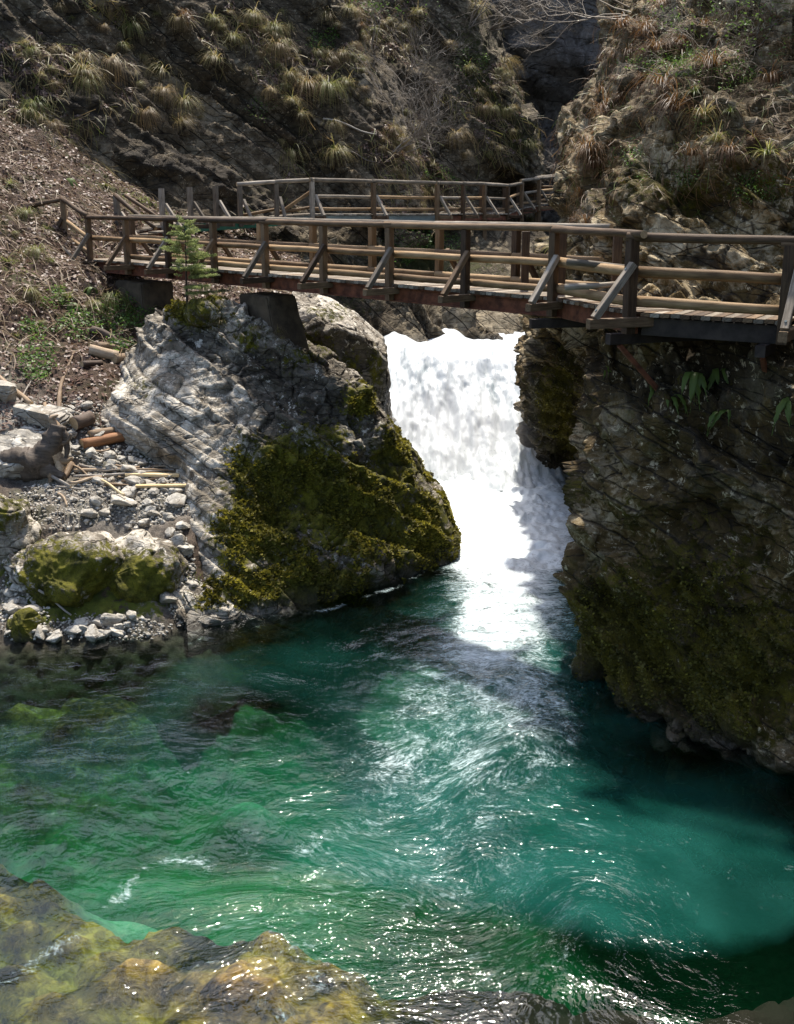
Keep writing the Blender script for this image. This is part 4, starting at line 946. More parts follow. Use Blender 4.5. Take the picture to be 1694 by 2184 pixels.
# ------------------------------------------------------------------ boulders
def ball(n):
    """cube sphere"""
    t = np.linspace(-1, 1, n); a, b = np.meshgrid(t, t); o = np.ones_like(a); V = []; Fc = []; k = 0
    for ax in range(3):
        for sg in (-1, 1):
            c = [None] * 3; c[ax] = o * sg; c[(ax + 1) % 3] = a * sg; c[(ax + 2) % 3] = b
            V.append(np.stack(c, -1).reshape(-1, 3)); i = np.arange(n * n).reshape(n, n) + k; k += n * n
            Fc.append(np.stack([i[:-1, :-1], i[:-1, 1:], i[1:, 1:], i[1:, :-1]], -1).reshape(-1, 4))
    return np.concatenate(V), np.concatenate(Fc)
def boulder(name, label, center, size, rotz=0.0, tilt=(0, 0), n=60, moss=0.3, box=0.5, cuts=6, seed=0, mat=None, amp=0.12, category='boulder', mossf=None, group=None, beds=True):
    C, Fc = ball(n); S = C / np.linalg.norm(C, axis=1, keepdims=True)
    V = S * (1 - box) + C * box * 0.8
    rg = np.random.default_rng(seed + 100)
    for _ in range(cuts):                                   # chop flat faces
        d = rg.normal(size=3); d /= np.linalg.norm(d); h = rg.uniform(.62, .85)
        e = V @ d - h; V = V - np.outer(np.maximum(e, 0) * 0.92, d)
    V = V * (np.array(size) / 2)
    R = Matrix.Rotation(rotz, 3, 'Z') @ Matrix.Rotation(tilt[0], 3, 'X') @ Matrix.Rotation(tilt[1], 3, 'Y')
    V = V @ np.array(R).T
    W = V + center; nn = V / (np.linalg.norm(V, axis=1, keepdims=True) + 1e-9)
    sz = float(np.mean(size))
    d = amp * sz * .5 * fbm(W * 1.6 / sz * 1.5, 4, seed) + 0.03 * sz * fbm(W * 6, 3, seed + 1)
    ck = np.zeros(len(W)); tint = np.full(len(W), .5)
    if beds:
        d1, ck, tint, _ = strata(W, 0.28 * max(1, sz / 2), 0.8, 0.03 * sz, 0.03 * sz, .3, .04, seed, None, .05 * sz, .014); d = d + d1
    V = V + nn * d[:, None]
    W = V + center
    upn = np.clip(nn[:, 2], 0, 1)
    mo = np.clip(moss + 0.25 * (upn - .5) + 0.3 * fbm(W * 1.5, 3, seed + 4), 0, 1) if mossf is None else mossf(W)
    me = mesh_np(name, V, Fc, mat or LIME, {'moss': mo, 'crack': ck, 'tint': tint, 'patina_shade': np.clip(.5 * fbm(W * 1.2, 3, seed + 9), 0, 1) * (mat is None), 'wet': sstep(.25, .03, W[:, 2] - WL)})
    o = link(name, me, None, tuple(center), label=label, category=category)
    if group: o['group'] = group
    return o
class _W: pass
def mossb(lst, base=0.1):
    def f(W):
        t = _W(); t.P = W; return np.clip(blobs(t, lst) + base + 0.25 * fbm(W * 2.2, 3, 41), 0, 1)
    return f
# the big block beside the waterfall
def cataract_block():
    ctr = P(722, 750, 28.9); pts = [(612, 636, 28.6), (655, 618, 28.9), (735, 668, 28.4), (812, 735, 28.2), (826, 772, 28.4), (822, 862, 28.3), (735, 850, 27.6), (640, 790, 27.4), (612, 720, 27.6), (740, 700, 27.7), (700, 690, 27.5)]
    pts = [P(*t) for t in pts] + [P(640, 618, 31), P(740, 660, 31.2), P(815, 730, 31), P(828, 800, 31), P(600, 700, 30.5)] + [A(-2.6, 28, -4.2), A(-.2, 28.6, -4.4), A(-.1, 31, -4.4), A(-2.6, 30.6, -4.2)]
    bm = bmesh.new()
    for q in pts: bm.verts.new(tuple(q - ctr))
    r = bmesh.ops.convex_hull(bm, input=bm.verts[:]); bmesh.ops.delete(bm, geom=[v for v in bm.verts if not v.link_faces], context='VERTS')
    bmesh.ops.bevel(bm, geom=bm.edges[:], offset=.10, segments=2, affect='EDGES')
    bmesh.ops.triangulate(bm, faces=bm.faces[:])
    for L in (1.2, .6, .3, .15, .075, .045):
        bmesh.ops.subdivide_edges(bm, edges=[e for e in bm.edges if e.calc_length() > L], cuts=1); bmesh.ops.triangulate(bm, faces=bm.faces[:])
    bm.normal_update()
    V = np.array([v.co[:] for v in bm.verts]); N = np.array([v.normal[:] for v in bm.verts]); Fc = np.array([[v.index for v in f.verts] for f in bm.faces]); bm.free()
    W = V + ctr
    d1, ck, tint, _ = strata(W, .5, 1.1, .05, .07, .3, .04, 31, (.5, 0, .87), .10, .016)
    f1, f2_, cid = worley(W * 2.2, 8); cr = np.exp(-((f2_ - f1) / .04) ** 2)
    V = V + N * (d1 + .07 * fbm(W * 1.3, 3, 32) + .03 * fbm(W * 5, 4, 33) - .03 * cr)[:, None]
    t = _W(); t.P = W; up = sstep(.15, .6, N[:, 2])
    mo = blobs(t, [(700, 780, 130, 80, .6), (650, 730, 60, 60, .5), (800, 800, 30, 80, .6), (700, 665, 80, 30, .6)]) * (1 - .1 * up) + .25 * fbm(W * 2, 3, 34)
    wet = blobs(t, [(822, 860, 18, 50, 1.0)])
    me = mesh_np('boulder', V, Fc, LIME, {'moss': np.clip(mo, 0, 1), 'crack': np.maximum(ck, cr * .6), 'tint': np.clip(tint + .25 * up - .1, 0, 1), 'patina_shade': .5 * (1 - up), 'wet': wet})  # sides darkened and top paled: shade and sun painted on the block
    link('boulder', me, None, tuple(ctr), label='huge mossy boulder with pale sunlit top beside the waterfall', category='boulder')
cataract_block()
def on(s, x, y, dz=0.0): return at(s, x, y) + A(0, 0, dz)
boulder('boulder', 'broad boulder half covered in bright green moss on the gravel bank', on(scree, 140, 1225, -.2), (2.0, 1.9, 1.75), .3, (.35, .1), 64, seed=3, cuts=3, box=.0, amp=.4,
        mossf=mossb([(140, 1220, 130, 70, .85), (110, 1290, 110, 50, .8), (220, 1250, 60, 60, .8)], .15))
boulder('boulder', 'grey lichen-speckled boulder with moss below beside the bright green mossy one', on(scree, 300, 1205, -.2), (1.5, 1.5, 1.4), -.2, (.3, -.15), 60, seed=4, cuts=3, box=.0, amp=.4,
        mossf=mossb([(290, 1240, 100, 70, .75)], .22))
boulder('boulder', 'dark mossy boulder under the gnarled stump at the bank edge', on(scree, 0, 1120, -.1), (1.3, 1.4, 1.6), .2, (.2, .1), 54, seed=5, box=.05, moss=.45, amp=.35)
boulder('boulder', 'low brown rubbly rock at the waterline beside the layered rock', P(418, 1298, 20.1) + A(0, 0, -.1), (1.5, 1.2, .9), .3, (.3, .2), 54, seed=14, box=.05, moss=.38, amp=.4, cuts=5)
boulder('boulder', 'small rounded moss cushion rock at the waterline', on(scree, 62, 1335, -.02), (.75, .7, .75), .5, (.2, .0), 44, seed=6, box=.2, moss=.75, cuts=3)
boulder('boulder', 'pale water-worn limestone boulder behind the gnarled stump', on(scree, 55, 960, -.15), (1.9, 1.5, 1.0), .2, (.3, .1), 54, seed=7, box=.2, moss=.0, cuts=5, mat=STONE)
boulder('boulder', 'small grassy knob of rock at the foot of the young spruce', on(mound, 432, 668, .0), (.85, .8, .62), .4, (0, 0), 44, seed=8, box=.2, moss=.7, cuts=3)
boulder('stone_slab', 'long flat pale limestone slab lying below the fallen branch', on(scree, 92, 892, .08), (1.35, .75, .36), -.25, (.12, .18), 44, seed=9, box=.85, moss=.0, cuts=3, mat=STONE, amp=.05, category='stone')
boulder('stone_block', 'square buff limestone block beside the split plank', on(scree, 8, 846, .05), (.62, .6, .6), .3, (.1, .1), 36, seed=10, box=.85, moss=.0, cuts=3, mat=STONE, amp=.05, category='stone')

# ------------------------------------------------------------------ loose stones
def stone_mesh(seed):
    rg = random.Random(seed); bm = bmesh.new()
    for _ in range(15):
        v = Vector((rg.gauss(0, 1), rg.gauss(0, 1), rg.gauss(0, 1))).normalized(); bm.verts.new((v.x * .5, v.y * .42 * rg.uniform(.8, 1.1), v.z * .34))
    bmesh.ops.convex_hull(bm, input=bm.verts[:]); bmesh.ops.delete(bm, geom=[v for v in bm.verts if not v.link_faces], context='VERTS')
    bmesh.ops.bevel(bm, geom=bm.edges[:], offset=.025, segments=1, affect='EDGES'); bmesh.ops.recalc_face_normals(bm, faces=bm.faces[:])
    me = bpy.data.meshes.new('stone'); bm.to_mesh(me); bm.free(); me.materials.append(STONE)
    a = me.attributes.new('tint', 'FLOAT', 'POINT'); a.data.foreach_set('value', [rg.uniform(.3, .9)] * len(me.vertices)); return me
SM = [stone_mesh(k) for k in range(12)]
big = [(263, 1077, 74, 'large flat grey stone with a stick lying across it on the bank', 0.55), (370, 1078, 60, 'rounded dark grey stone below the pale split boards', .8), (316, 1080, 26, 'upright pale stone between two larger grey stones', 1.3),
       (192, 1098, 42, 'grey cobble above the two mossy boulders', .7), (358, 1170, 38, 'pointed pale stone wedged between boulder and layered rock', .8), (388, 1126, 34, 'blocky grey stone against the foot of the layered rock', .9),
       (240, 1326, 58, 'broad angular stone at the water edge below the mossy boulder', .8), (283, 1316, 34, 'angular stone with a mossy top at the water edge', 1.0), (156, 1346, 46, 'flat buff stone at the waterline beside the moss cushion rock', .6),
       (208, 1362, 46, 'wet grey stone standing in the shallow water', .7), (12, 1352, 40, 'buff stone at the water edge left of the moss cushion rock', .7), (236, 974, 34, 'angular grey stone in front of the red bare log', .8), (258, 980, 26, 'small angular grey stone next to the stone by the red log', .9),
       (370, 998, 50, 'long grey stone beneath the bundle of sticks', .45), (158, 956, 40, 'grey stone supporting the left end of the red log', .6)]
for k, (x, y, wpx, lab, asp) in enumerate(big):
    q = at(scree, x, y); s_ = wpx / F * q[1] * 1.08
    link('stone', SM[k % 12], None, tuple(q + A(0, 0, s_ * .12)), (random.uniform(-.2, .2), random.uniform(-.2, .2), random.uniform(0, 6.28)), (s_, s_, s_ * max(.6, asp * 1.1)), label=lab, category='stone')
prep(scree)
rg = np.random.default_rng(5)
spots = []
for (x, y, rx, ry, n, wh) in ((290, 1060, 110, 40, 44, 'around the large flat stone below the driftwood'), (240, 985, 120, 22, 26, 'between the red log and the driftwood sticks'), (380, 1210, 25, 60, 18, 'in the gap between the boulders and the layered rock'), (45, 1290, 45, 60, 26, 'in the gully beside the moss cushion rock'), (200, 1345, 110, 18, 26, 'along the waterline below the mossy boulders'), (20, 1165, 25, 25, 8, 'below the dark mossy boulder'), (330, 1110, 60, 25, 14, 'just above the lichen-speckled boulder'), (150, 900, 80, 40, 14, 'around the long pale slab')):
    for _ in range(n): spots.append((x + rg.normal() * rx * .6, y + rg.normal() * ry * .6, wh))
for k, (x, y, wh) in enumerate(spots):
    i = pick(scree, x, y)
    if i is None: continue
    q = scree.P[i]; s_ = rg.uniform(.12, .28) if rg.random() > .35 else rg.uniform(.26, .46)
    if q[2] < WL - .02: continue
    link('stone', SM[int(rg.integers(12))], None, tuple(q + A(0, 0, s_ * .12)), tuple(rg.uniform(-.4, .4, 2)) + (rg.uniform(0, 6.28),), (s_, s_, s_ * rg.uniform(.7, 1.2)), label=('small flat' if s_ < .2 else 'fist-to-head sized') + ' loose limestone stone ' + wh, category='stone', group='loose stones on the left bank')
# gravel
def scatter_mesh(name, base_V, base_F, pts, scl, rotz, nrm, mat, tint, squash=None):
    """many little copies joined; base in local xyz, z along nrm"""
    n = len(pts); m = len(base_V)
    nrm = nrm / (np.linalg.norm(nrm, axis=1, keepdims=True) + 1e-9)
    a = np.stack([np.cos(rotz), np.sin(rotz), np.zeros(n)], 1); a = a - nrm * np.sum(a * nrm, 1, keepdims=True); a /= np.linalg.norm(a, axis=1, keepdims=True) + 1e-9
    b = np.cross(nrm, a)
    V = pts[:, None, :] + scl[:, None, None] * (base_V[None, :, 0:1] * a[:, None] + base_V[None, :, 1:2] * b[:, None] + base_V[None, :, 2:3] * nrm[:, None])
    Fc = (base_F[None] + (np.arange(n) * m)[:, None, None]).reshape(-1, base_F.shape[1])
    return mesh_np(name, V.reshape(-1, 3), Fc, mat, {'tint': np.repeat(tint, m)})
oc = np.array([(1, 0, 0), (-.8, .3, 0), (0, 1, .1), (.2, -.9, 0), (.1, .1, .6), (0, 0, -.5)], float) * .5
of = np.array([(0, 2, 4), (2, 1, 4), (1, 3, 4), (3, 0, 4), (2, 0, 5), (1, 2, 5), (3, 1, 5), (0, 3, 5)])
x, y = scree.px, scree.py
gm = (blobs(scree, [(290, 1060, 130, 60, 1), (230, 985, 140, 35, 1), (380, 1220, 35, 80, 1), (45, 1290, 60, 80, 1), (210, 1340, 150, 30, 1), (130, 900, 110, 60, .8), (120, 1080, 120, 50, .9), (420, 1290, 60, 60, .9)]) > .35) & (scree.P[:, 2] > WL - .15)
i = region(scree, gm, 6000, 8)
link('gravel', scatter_mesh('gravel', oc, of, scree.P[i] + rg.normal(size=(len(i), 3)) * A(.04, .04, .008), rg.uniform(.03, .07, len(i)) * (1 + 1.6 * rg.random(len(i)) ** 3), rg.uniform(0, 6.28, len(i)), scree.N2[i] + A(0, 0, .6), STONE, rg.uniform(.2, .9, len(i))), kind='stuff', label='broken limestone gravel between the stones of the left bank')

# ------------------------------------------------------------------ driftwood
def lay(x, y, r): return at(scree, x, y) + A(0, 0, r * .9)
def driftlog(name, label, a, b, r0, r1, mat, end=CUT, bend=0.0, wob=.05, lift=(0, 0), category='log', group=None):
    _ls[0] += 1
    p0, p1 = lay(*a, r0) + A(0, 0, lift[0]), lay(*b, r1) + A(0, 0, lift[1]); o, u_, v_, w_, L = frame(p0, p1)
    ob = link(name, log_mesh(name, L, r0, r1, mat, end, max(5, int(L / .12)), 14 if r0 > .05 else 8, wob, bend, _ls[0]), None, tuple(o), rotm(u_, v_, w_), label=label, category=category)
    if group: ob['group'] = group
    return ob
driftlog('log', 'dark bark-covered log at the top of the log pile', (196, 712), (278, 748), .10, .07, BARK, CUT, .08)
driftlog('log', 'thick barkless pale log lying left in the log pile', (190, 756), (252, 770), .125, .12, DRIFT)
driftlog('log', 'short sawn log with its cut face showing in the log pile', (242, 775), (297, 770), .12, .11, DRIFT)
driftlog('log', 'split log lying behind the two thick logs of the pile', (208, 744), (300, 756), .10, .07, DRIFT, CUT, .05)
driftlog('log', 'half-round offcut below the log pile', (174, 784), (216, 780), .08, .07, BARK)
driftlog('log', 'long thin weathered pole behind the log pile', (235, 735), (312, 742), .05, .03, TWIG)
driftlog('branch', 'tall crooked pale branch leaning against the slope above the slab', (128, 884), (156, 752), .05, .025, DRIFT, CUT, .10, .2, category='branch')
driftlog('log', 'short thick log with a round sawn end facing the river', (160, 920), (196, 902), .15, .14, BARK, CUT)
driftlog('log', 'short barkless log behind the red one', (192, 938), (246, 928), .09, .085, DRIFT)
driftlog('log', 'reddish debarked log with a torn grey patch', (172, 957), (274, 942), .115, .115, REDLOG, CUT, 0, .05)
driftlog('log', 'short pale peeled log pointing at the river beside the stump', (128, 966), (150, 992), .10, .085, BOARD)
driftlog('log', 'grey crooked root piece below the peeled log', (152, 996), (138, 1024), .08, .05, DRIFT)
driftlog('branch', 'bent bare branch rising beside the stump', (101, 888), (150, 945), .035, .05, DRIFT, CUT, -.12, .2, (.25, .05), 'branch')
ends = [((156, 1022), (412, 1003)), ((160, 1012), (300, 1004)), ((170, 1030), (330, 1012)), ((215, 1008), (400, 1000)), ((240, 1000), (380, 1012)), ((150, 1038), (220, 1024)), ((120, 1044), (190, 1046)), ((260, 1030), (410, 1018)), ((330, 998), (415, 1006)), ((170, 1000), (250, 1012)), ((190, 975), (235, 962)), ((150, 1000), (205, 1036)), ((100, 1010), (150, 1050)), ((225, 1042), (280, 1040)), ((300, 1010), (345, 990))]
for k, (a, b) in enumerate(ends):
    driftlog('stick', 'thin bare stick in the driftwood bundle on the bank', a, b, random.uniform(.022, .042), random.uniform(.012, .03), DRIFT if k % 3 else TWIG, CUT, random.uniform(-.06, .06), .2, (random.uniform(0, .06), random.uniform(0, .06)), 'stick', 'sticks in the driftwood bundle')
driftlog('stick', 'straight stick lying across the large flat stone', (220, 1036), (268, 1082), .025, .025, BOARD, CUT, .02, .15, (.1, .22), 'stick')
driftlog('stick', 'bleached stick standing on the bright green mossy boulder', (132, 1110), (146, 1152), .03, .022, DRIFT, CUT, .03, .2, (.5, .65), 'stick')
driftlog('stick', 'thin upright stick leaning on the front of the mossy boulders', (236, 1206), (230, 1266), .02, .02, DRIFT, CUT, .02, .1, (.35, .45), 'stick')
driftlog('stick', 'long pale stick sloping down to the waterline', (84, 1286), (154, 1324), .025, .018, TWIG, CUT, .03, .1, (.25, .1), 'stick')
driftlog('stick', 'forked dead twig standing in the grass above the slab', (44, 862), (70, 815), .02, .01, TWIG, CUT, .04, .2, (0, .1), 'stick')
driftlog('branch', 'long fallen dead branch across the sunlit upper hillside', (0, 0), (1, 1), .05, .03, TWIG) if False else None
def board(label, a, b, wd, th):
    p0, p1 = lay(*a, .05) + A(0, 0, .08), lay(*b, .05) + A(0, 0, .08); o, u_, v_, w_, L = frame(p0, p1)
    link('board', box_mesh('board', L, wd, th, BOARD, .006, .008), None, tuple(o), rotm(u_, v_, w_), label=label, category='board')
board('pale split board with a pointed end lying on the sticks', (267, 1026), (382, 1026), .14, .06)
board('long thin pale split board in front of the other one', (292, 1050), (424, 1046), .12, .05)
driftlog('board', 'weathered plank sliding down the slope behind the buff block', (-10, 806), (66, 868), .07, .06, DRIFT, CUT, 0, .1, category='board')
# gnarled stump
def stump():
    base = at(scree, 75, 1005)
    root = thing('driftwood_stump', 'big gnarled dark driftwood stump with torn roots on the bank', 'stump', tuple(base))
    def limb(nm, pts, rad, mat, end=None, nside=14):
        pts = [np.array(q, float) for q in pts]; C = np.array(pts); t = np.linspace(0, len(pts) - 1, 6 * len(pts)); S = catmull(C, t); R = np.interp(t, range(len(rad)), rad); V = []; Fc = []
        for k in range(len(S)):
            d = S[min(k + 1, len(S) - 1)] - S[max(k - 1, 0)]; d /= np.linalg.norm(d); v = np.cross([0, .3, 1.0], d); v /= np.linalg.norm(v); w_ = np.cross(d, v)
            for i in range(nside):
                a = 6.2832 * i / nside; q = S[k] + (v * math.cos(a) + w_ * math.sin(a)) * R[k]
                n = fbm(np.array([q * 5 + base]), 3, 5)[0]; V.append(q + (v * math.cos(a) + w_ * math.sin(a)) * R[k] * .6 * n)
        for k in range(len(S) - 1):
            for i in range(nside): Fc.append((k * nside + i, k * nside + (i + 1) % nside, (k + 1) * nside + (i + 1) % nside, (k + 1) * nside + i))
        Fc.append(tuple(range(nside - 1, -1, -1))); Fc.append(tuple(len(V) - nside + i for i in range(nside)))
        me = bpy.data.meshes.new(nm); me.from_pydata([tuple(q) for q in V], [], Fc); me.materials.append(mat)
        if end: me.materials.append(end); me.polygons[len(Fc) - 2].material_index = 1
        for pl in me.polygons[:-2]: pl.use_smooth = True
        link(nm, me, root)
    limb('trunk', [(-.62, .0, .18), (-.35, 0, .2), (-.02, .0, .2), (.22, .02, .38), (.42, .06, .68), (.5, .1, .95)], [.25, .29, .32, .25, .21, .15], STUMP, REDLOG)
    limb('root', [(.15, -.05, .12), (.4, -.12, .02), (.62, -.2, -.05)], [.2, .13, .05], STUMP)
    limb('root', [(.3, -.02, .5), (.48, -.05, .3), (.52, -.12, .0), (.5, -.15, -.25)], [.14, .1, .07, .03], DRIFT)
    limb('root', [(.46, .1, .85), (.62, .05, .75), (.66, 0, .45), (.62, -.1, .15)], [.1, .08, .06, .03], STUMP)
    limb('root', [(.4, 0, .3), (.62, -.1, .25), (.8, -.12, .32)], [.12, .06, .02], DRIFT)
    limb('root', [(.45, 0, .6), (.66, .0, .62), (.78, -.05, .8)], [.1, .05, .02], STUMP)
    limb('root', [(.3, -.1, .1), (.36, -.22, -.05), (.3, -.3, -.3)], [.1, .06, .02], DRIFT)
    limb('root', [(.45, .1, .9), (.38, .1, 1.08), (.5, .12, 1.15)], [.09, .06, .02], DRIFT)
stump()
# ------------------------------------------------------------------ plants
def blade_set(n, L, spread, droop, wd, seed, tint, segs=6, up=.75, hang=0.0):
    """arching blades as ribbons; returns V, F, tint"""
    rg = np.random.default_rng(seed); V = []; Fc = []; T = []; k = 0
    for _ in range(n):
        a = rg.uniform(0, 6.283) if rg.random() > hang else rg.normal(-1.57, .75); l = L * rg.uniform(.35, 1.15); e = rg.uniform(.15, 1.0) * spread
        d = np.array([math.cos(a) * e, math.sin(a) * e, up * rg.uniform(.6, 1.1)]); d /= np.linalg.norm(d)
        p = np.array([math.cos(a), math.sin(a), 0]) * rg.uniform(0, .06 * L * 2); side = np.cross(d, [0, 0, 1.0]); side = side / (np.linalg.norm(side) + 1e-6)
        w_ = wd * rg.uniform(.6, 1.2); tt = np.clip(rg.normal(tint, .22), 0, 1); g = droop * rg.uniform(.6, 1.3)
        for s in range(segs + 1):
            f = s / segs; ww = w_ * (1 - f ** 2 * .85)
            V += [p - side * ww * .5, p + side * ww * .5]; T += [np.clip(tt - .35 * f, 0, 1)] * 2
            p = p + d * l / segs; d = d + np.array([0, 0, -g / segs]); d /= np.linalg.norm(d)
        for s in range(segs): b = k + 2 * s; Fc.append((b, b + 1, b + 3, b + 2))
        k += 2 * (segs + 1)
    return np.array(V), np.array(Fc), np.array(T)
def tuft_mesh(name, mat, *a, **k):
    V, Fc, T = blade_set(*a, **k); return mesh_np(name, V, Fc, mat, {'tint': T})
TH = [tuft_mesh('grass_tuft', GRASS, 150, (.95, .8, 1.1, .7, .9, .75)[k], 1.0, (4.2, 3.4, 5.0, 3.0, 4.6, 3.8)[k], .010, 100 + k, (.3, .5, .75, .4, .2, .6)[k], up=.45, hang=.8) for k in range(6)]
TR = [tuft_mesh('grass_tuft', STRAW, 100, .8, .9, 4.2, .010, 120 + k, .35, hang=.7) for k in range(3)]
TG = [tuft_mesh('grass_tuft', GRASS, 60, .42, 1.2, 2.0, .014, 130 + k, .9) for k in range(2)]
TC = [tuft_mesh('grass_tuft', GRASS, 70, .55, .9, 3.6, .009, 140 + k, .45) for k in range(2)]
rg = np.random.default_rng(77)
def hill_zone(x, y):
    if x < 250: return 'on the shaded rock face above the leafy slope'
    if x < 470: return 'on the shaded layered cliff above the stair landing'
    if x < 640: return 'on the upper layered hillside over the walkway' if y < 170 else 'on the slanting beds just above the upper walkway'
    if x < 830: return 'on the sunlit nose of the first rock rib' if y < 240 else 'on the earthy foot of the first rock rib'
    if x < 950: return 'in the gully among the bare bushes'
    return 'on the second rock rib in front of the back wall' if y < 230 else 'on the lower second rock rib near the walkway end'
def put_tuft(s, x, y, meshes, sc, label, group):
    i = pick(s, x, y)
    if i is None: return
    if s is hill: label = 'drooping sedge tuft ' + hill_zone(x, y)
    q = s.P[i] + s.N2[i] * .03
    link('grass_tuft', meshes[int(rg.integers(len(meshes)))], None, tuple(q), (rg.uniform(-.25, .1), rg.uniform(-.2, .2), rg.normal() * .6 + .25), sc * rg.choice([.35, .5, .7, .9, 1.1, 1.4]), label=label, category='grass tuft', group=group)
hill_t = [(215, 60), (260, 95), (240, 130), (330, 95), (300, 180), (340, 200), (310, 240), (350, 215), (395, 220), (420, 250), (385, 265), (180, 150), (540, 40), (580, 60), (620, 60), (490, 30), (640, 120), (680, 160), (700, 200), (560, 210), (530, 150), (460, 130), (740, 180), (760, 120), (720, 60), (790, 220), (640, 250), (700, 270), (600, 290), (560, 120), (500, 90), (450, 40), (380, 40), (330, 30), (120, 20), (160, 40), (280, 60), (305, 120), (345, 160), (375, 180), (860, 60), (900, 30), (960, 90), (990, 140), (1010, 200), (1090, 240), (1100, 280), (1120, 310), (1040, 330), (980, 290), (1000, 330), (950, 260), (1060, 180), (1075, 130), (720, 330), (620, 330), (860, 400), (660, 90), (690, 40), (600, 20), (745, 90), (770, 160), (780, 190), (655, 190), (610, 160), (585, 100)]
for (x, y) in hill_t: put_tuft(hill, x + rg.normal() * 4, y + rg.normal() * 4, TH, 1.1, 'drooping straw and green sedge tuft growing on the layered left hillside', 'sedge tufts on the left hillside')
prep(hill)
vis = (hill.py > -20) & (hill.py < 470) & (hill.px > 0) & (hill.px < 1150)
for i in region(hill, vis & (hill.earth > .5) & (hill.N2[:, 2] > .15), 130, 3): put_tuft(hill, hill.px[i], hill.py[i], TH + TR[:1], .8, 'drooping straw and green sedge tuft growing on the layered left hillside', 'sedge tufts on the left hillside')
for k, (x, y) in enumerate([(1345, 120), (1380, 70), (1310, 170), (1290, 240), (1262, 290), (1268, 360), (1240, 420), (1228, 470), (1440, 240), (1330, 60), (1410, 15), (1470, 330), (1420, 190), (1255, 330), (1300, 310), (1365, 170), (1235, 540), (1250, 480), (1560, 330), (1610, 300), (1520, 150), (1450, 100), (1640, 180), (1400, 110), (1330, 210), (1280, 200), (1310, 120), (1500, 60), (1600, 80), (1650, 40)]):
    put_tuft(cliff, x, y, TR, .95, 'rust-brown tuft of dead grass hanging on the upper right cliff', 'dead grass tufts on the right cliff')
for (x, y) in [(1345, 235), (1500, 250), (1200, 490), (1215, 520), (1190, 530), (1480, 200), (1560, 240), (1640, 330), (1530, 300), (1395, 260)]:
    put_tuft(cliff, x, y, TC + TG, .95, 'fresh green sedge tuft on the upper right cliff', 'green sedge tufts on the right cliff')
for (x, y) in [(22, 395), (60, 455), (100, 490), (110, 560), (130, 615), (60, 625), (20, 645), (15, 560), (212, 425), (228, 400), (110, 400), (175, 470), (285, 320), (270, 345), (190, 300), (300, 390), (250, 300), (35, 500), (80, 540), (150, 640), (90, 690), (40, 720), (200, 650), (240, 640), (300, 430), (330, 400)]:
    put_tuft(scree, x, y, TG + TH[2:3], .8, 'bright green grass tuft on the leaf-covered left slope', 'grass tufts on the leafy slope')
for (x, y, sc) in [(430, 655, .7), (405, 650, .6), (470, 690, .6), (450, 700, .5), (590, 710, .5), (600, 725, .5), (545, 700, .5), (500, 720, .5)]:
    put_tuft(mound, x, y, TC, sc, 'small wispy grass tuft on top of the layered rock mound', 'grass tufts on the rock mound')

# leaf litter, dead stems, ground cover
lv = np.array([(-.5, -.28, 0), (.5, -.22, .12), (.42, .3, 0), (-.4, .25, .15)]); lf = np.array([(0, 1, 2, 3)])
m = (scree.py < 930) & (scree.py > 230) & (scree.px < 640) & (scree.px > -60)
i = region(scree, m, 21000, 21)
j = region(hill, vis & (hill.earth > .35) & (hill.N2[:, 2] > .2), 9000, 22)
pts = np.concatenate([scree.P[i] + scree.N2[i] * .015, hill.P[j] + hill.N2[j] * .02]); nn = np.concatenate([scree.N2[i], hill.N2[j]]) + rg.normal(size=(len(pts), 3)) * .35
scl = np.concatenate([rg.uniform(.05, .12, len(i)), rg.uniform(.06, .13, len(j))])
link('leaf_litter', scatter_mesh('leaf_litter', lv, lf, pts, scl, rg.uniform(0, 6.28, len(pts)), nn, LITTER, rg.random(len(pts))), kind='stuff', label='brown fallen leaves covering the left slope')
def stems(s, idx, mat, lo, hi, wd, name, label, tint):
    V = []; Fc = []; T = []; k = 0
    for i_ in idx:
        n = s.N2[i_]; g = A(.25, -.1, -1.0) + rg.normal(size=3) * .5; g = g - n * (g @ n); g /= np.linalg.norm(g); sd = np.cross(n, g); L = rg.uniform(lo, hi); b = rg.normal() * .25
        p = s.P[i_] + n * .03; tt = np.clip(rg.normal(tint, .25), 0, 1)
        for q in range(4):
            f = q / 3; c = p + g * L * f + sd * b * L * f * f + n * (.12 * L * math.sin(f * 3.1)); V += [c - sd * wd, c + sd * wd]; T += [tt, tt]
        for q in range(3): Fc.append((k + 2 * q, k + 2 * q + 1, k + 2 * q + 3, k + 2 * q + 2))
        k += 8
    link(name, mesh_np(name, np.array(V), np.array(Fc), mat, {'tint': np.array(T)}), kind='stuff', label=label)
stems(scree, region(scree, m & (scree.py < 760), 2600, 23), STRAW, .3, 1.1, .007, 'dead_grass', 'pale dead grass stems lying down the leafy slope', .9)
stems(hill, region(hill, vis & (hill.earth > .2), 3200, 24), GRASS, .3, .9, .010, 'hillside_grass', 'thin dry grass on the earthy ledges of the left hillside', .3)
prep(cliff)
cm = (cliff.py < 470) & (cliff.py > -20) & (cliff.px < 1720) & (cliff.px > 1180)
stems(cliff, region(cliff, cm & (cliff.earth > .25), 2600, 25), STRAW, .2, .6, .005, 'cliff_grass', 'dry brown grass matted over the upper right cliff', .25)
stems(cliff, region(cliff, cm & (cliff.earth > .25), 1000, 26), GRASS, .15, .4, .006, 'cliff_grass', 'short green grass and herbs on the upper right cliff', .95)
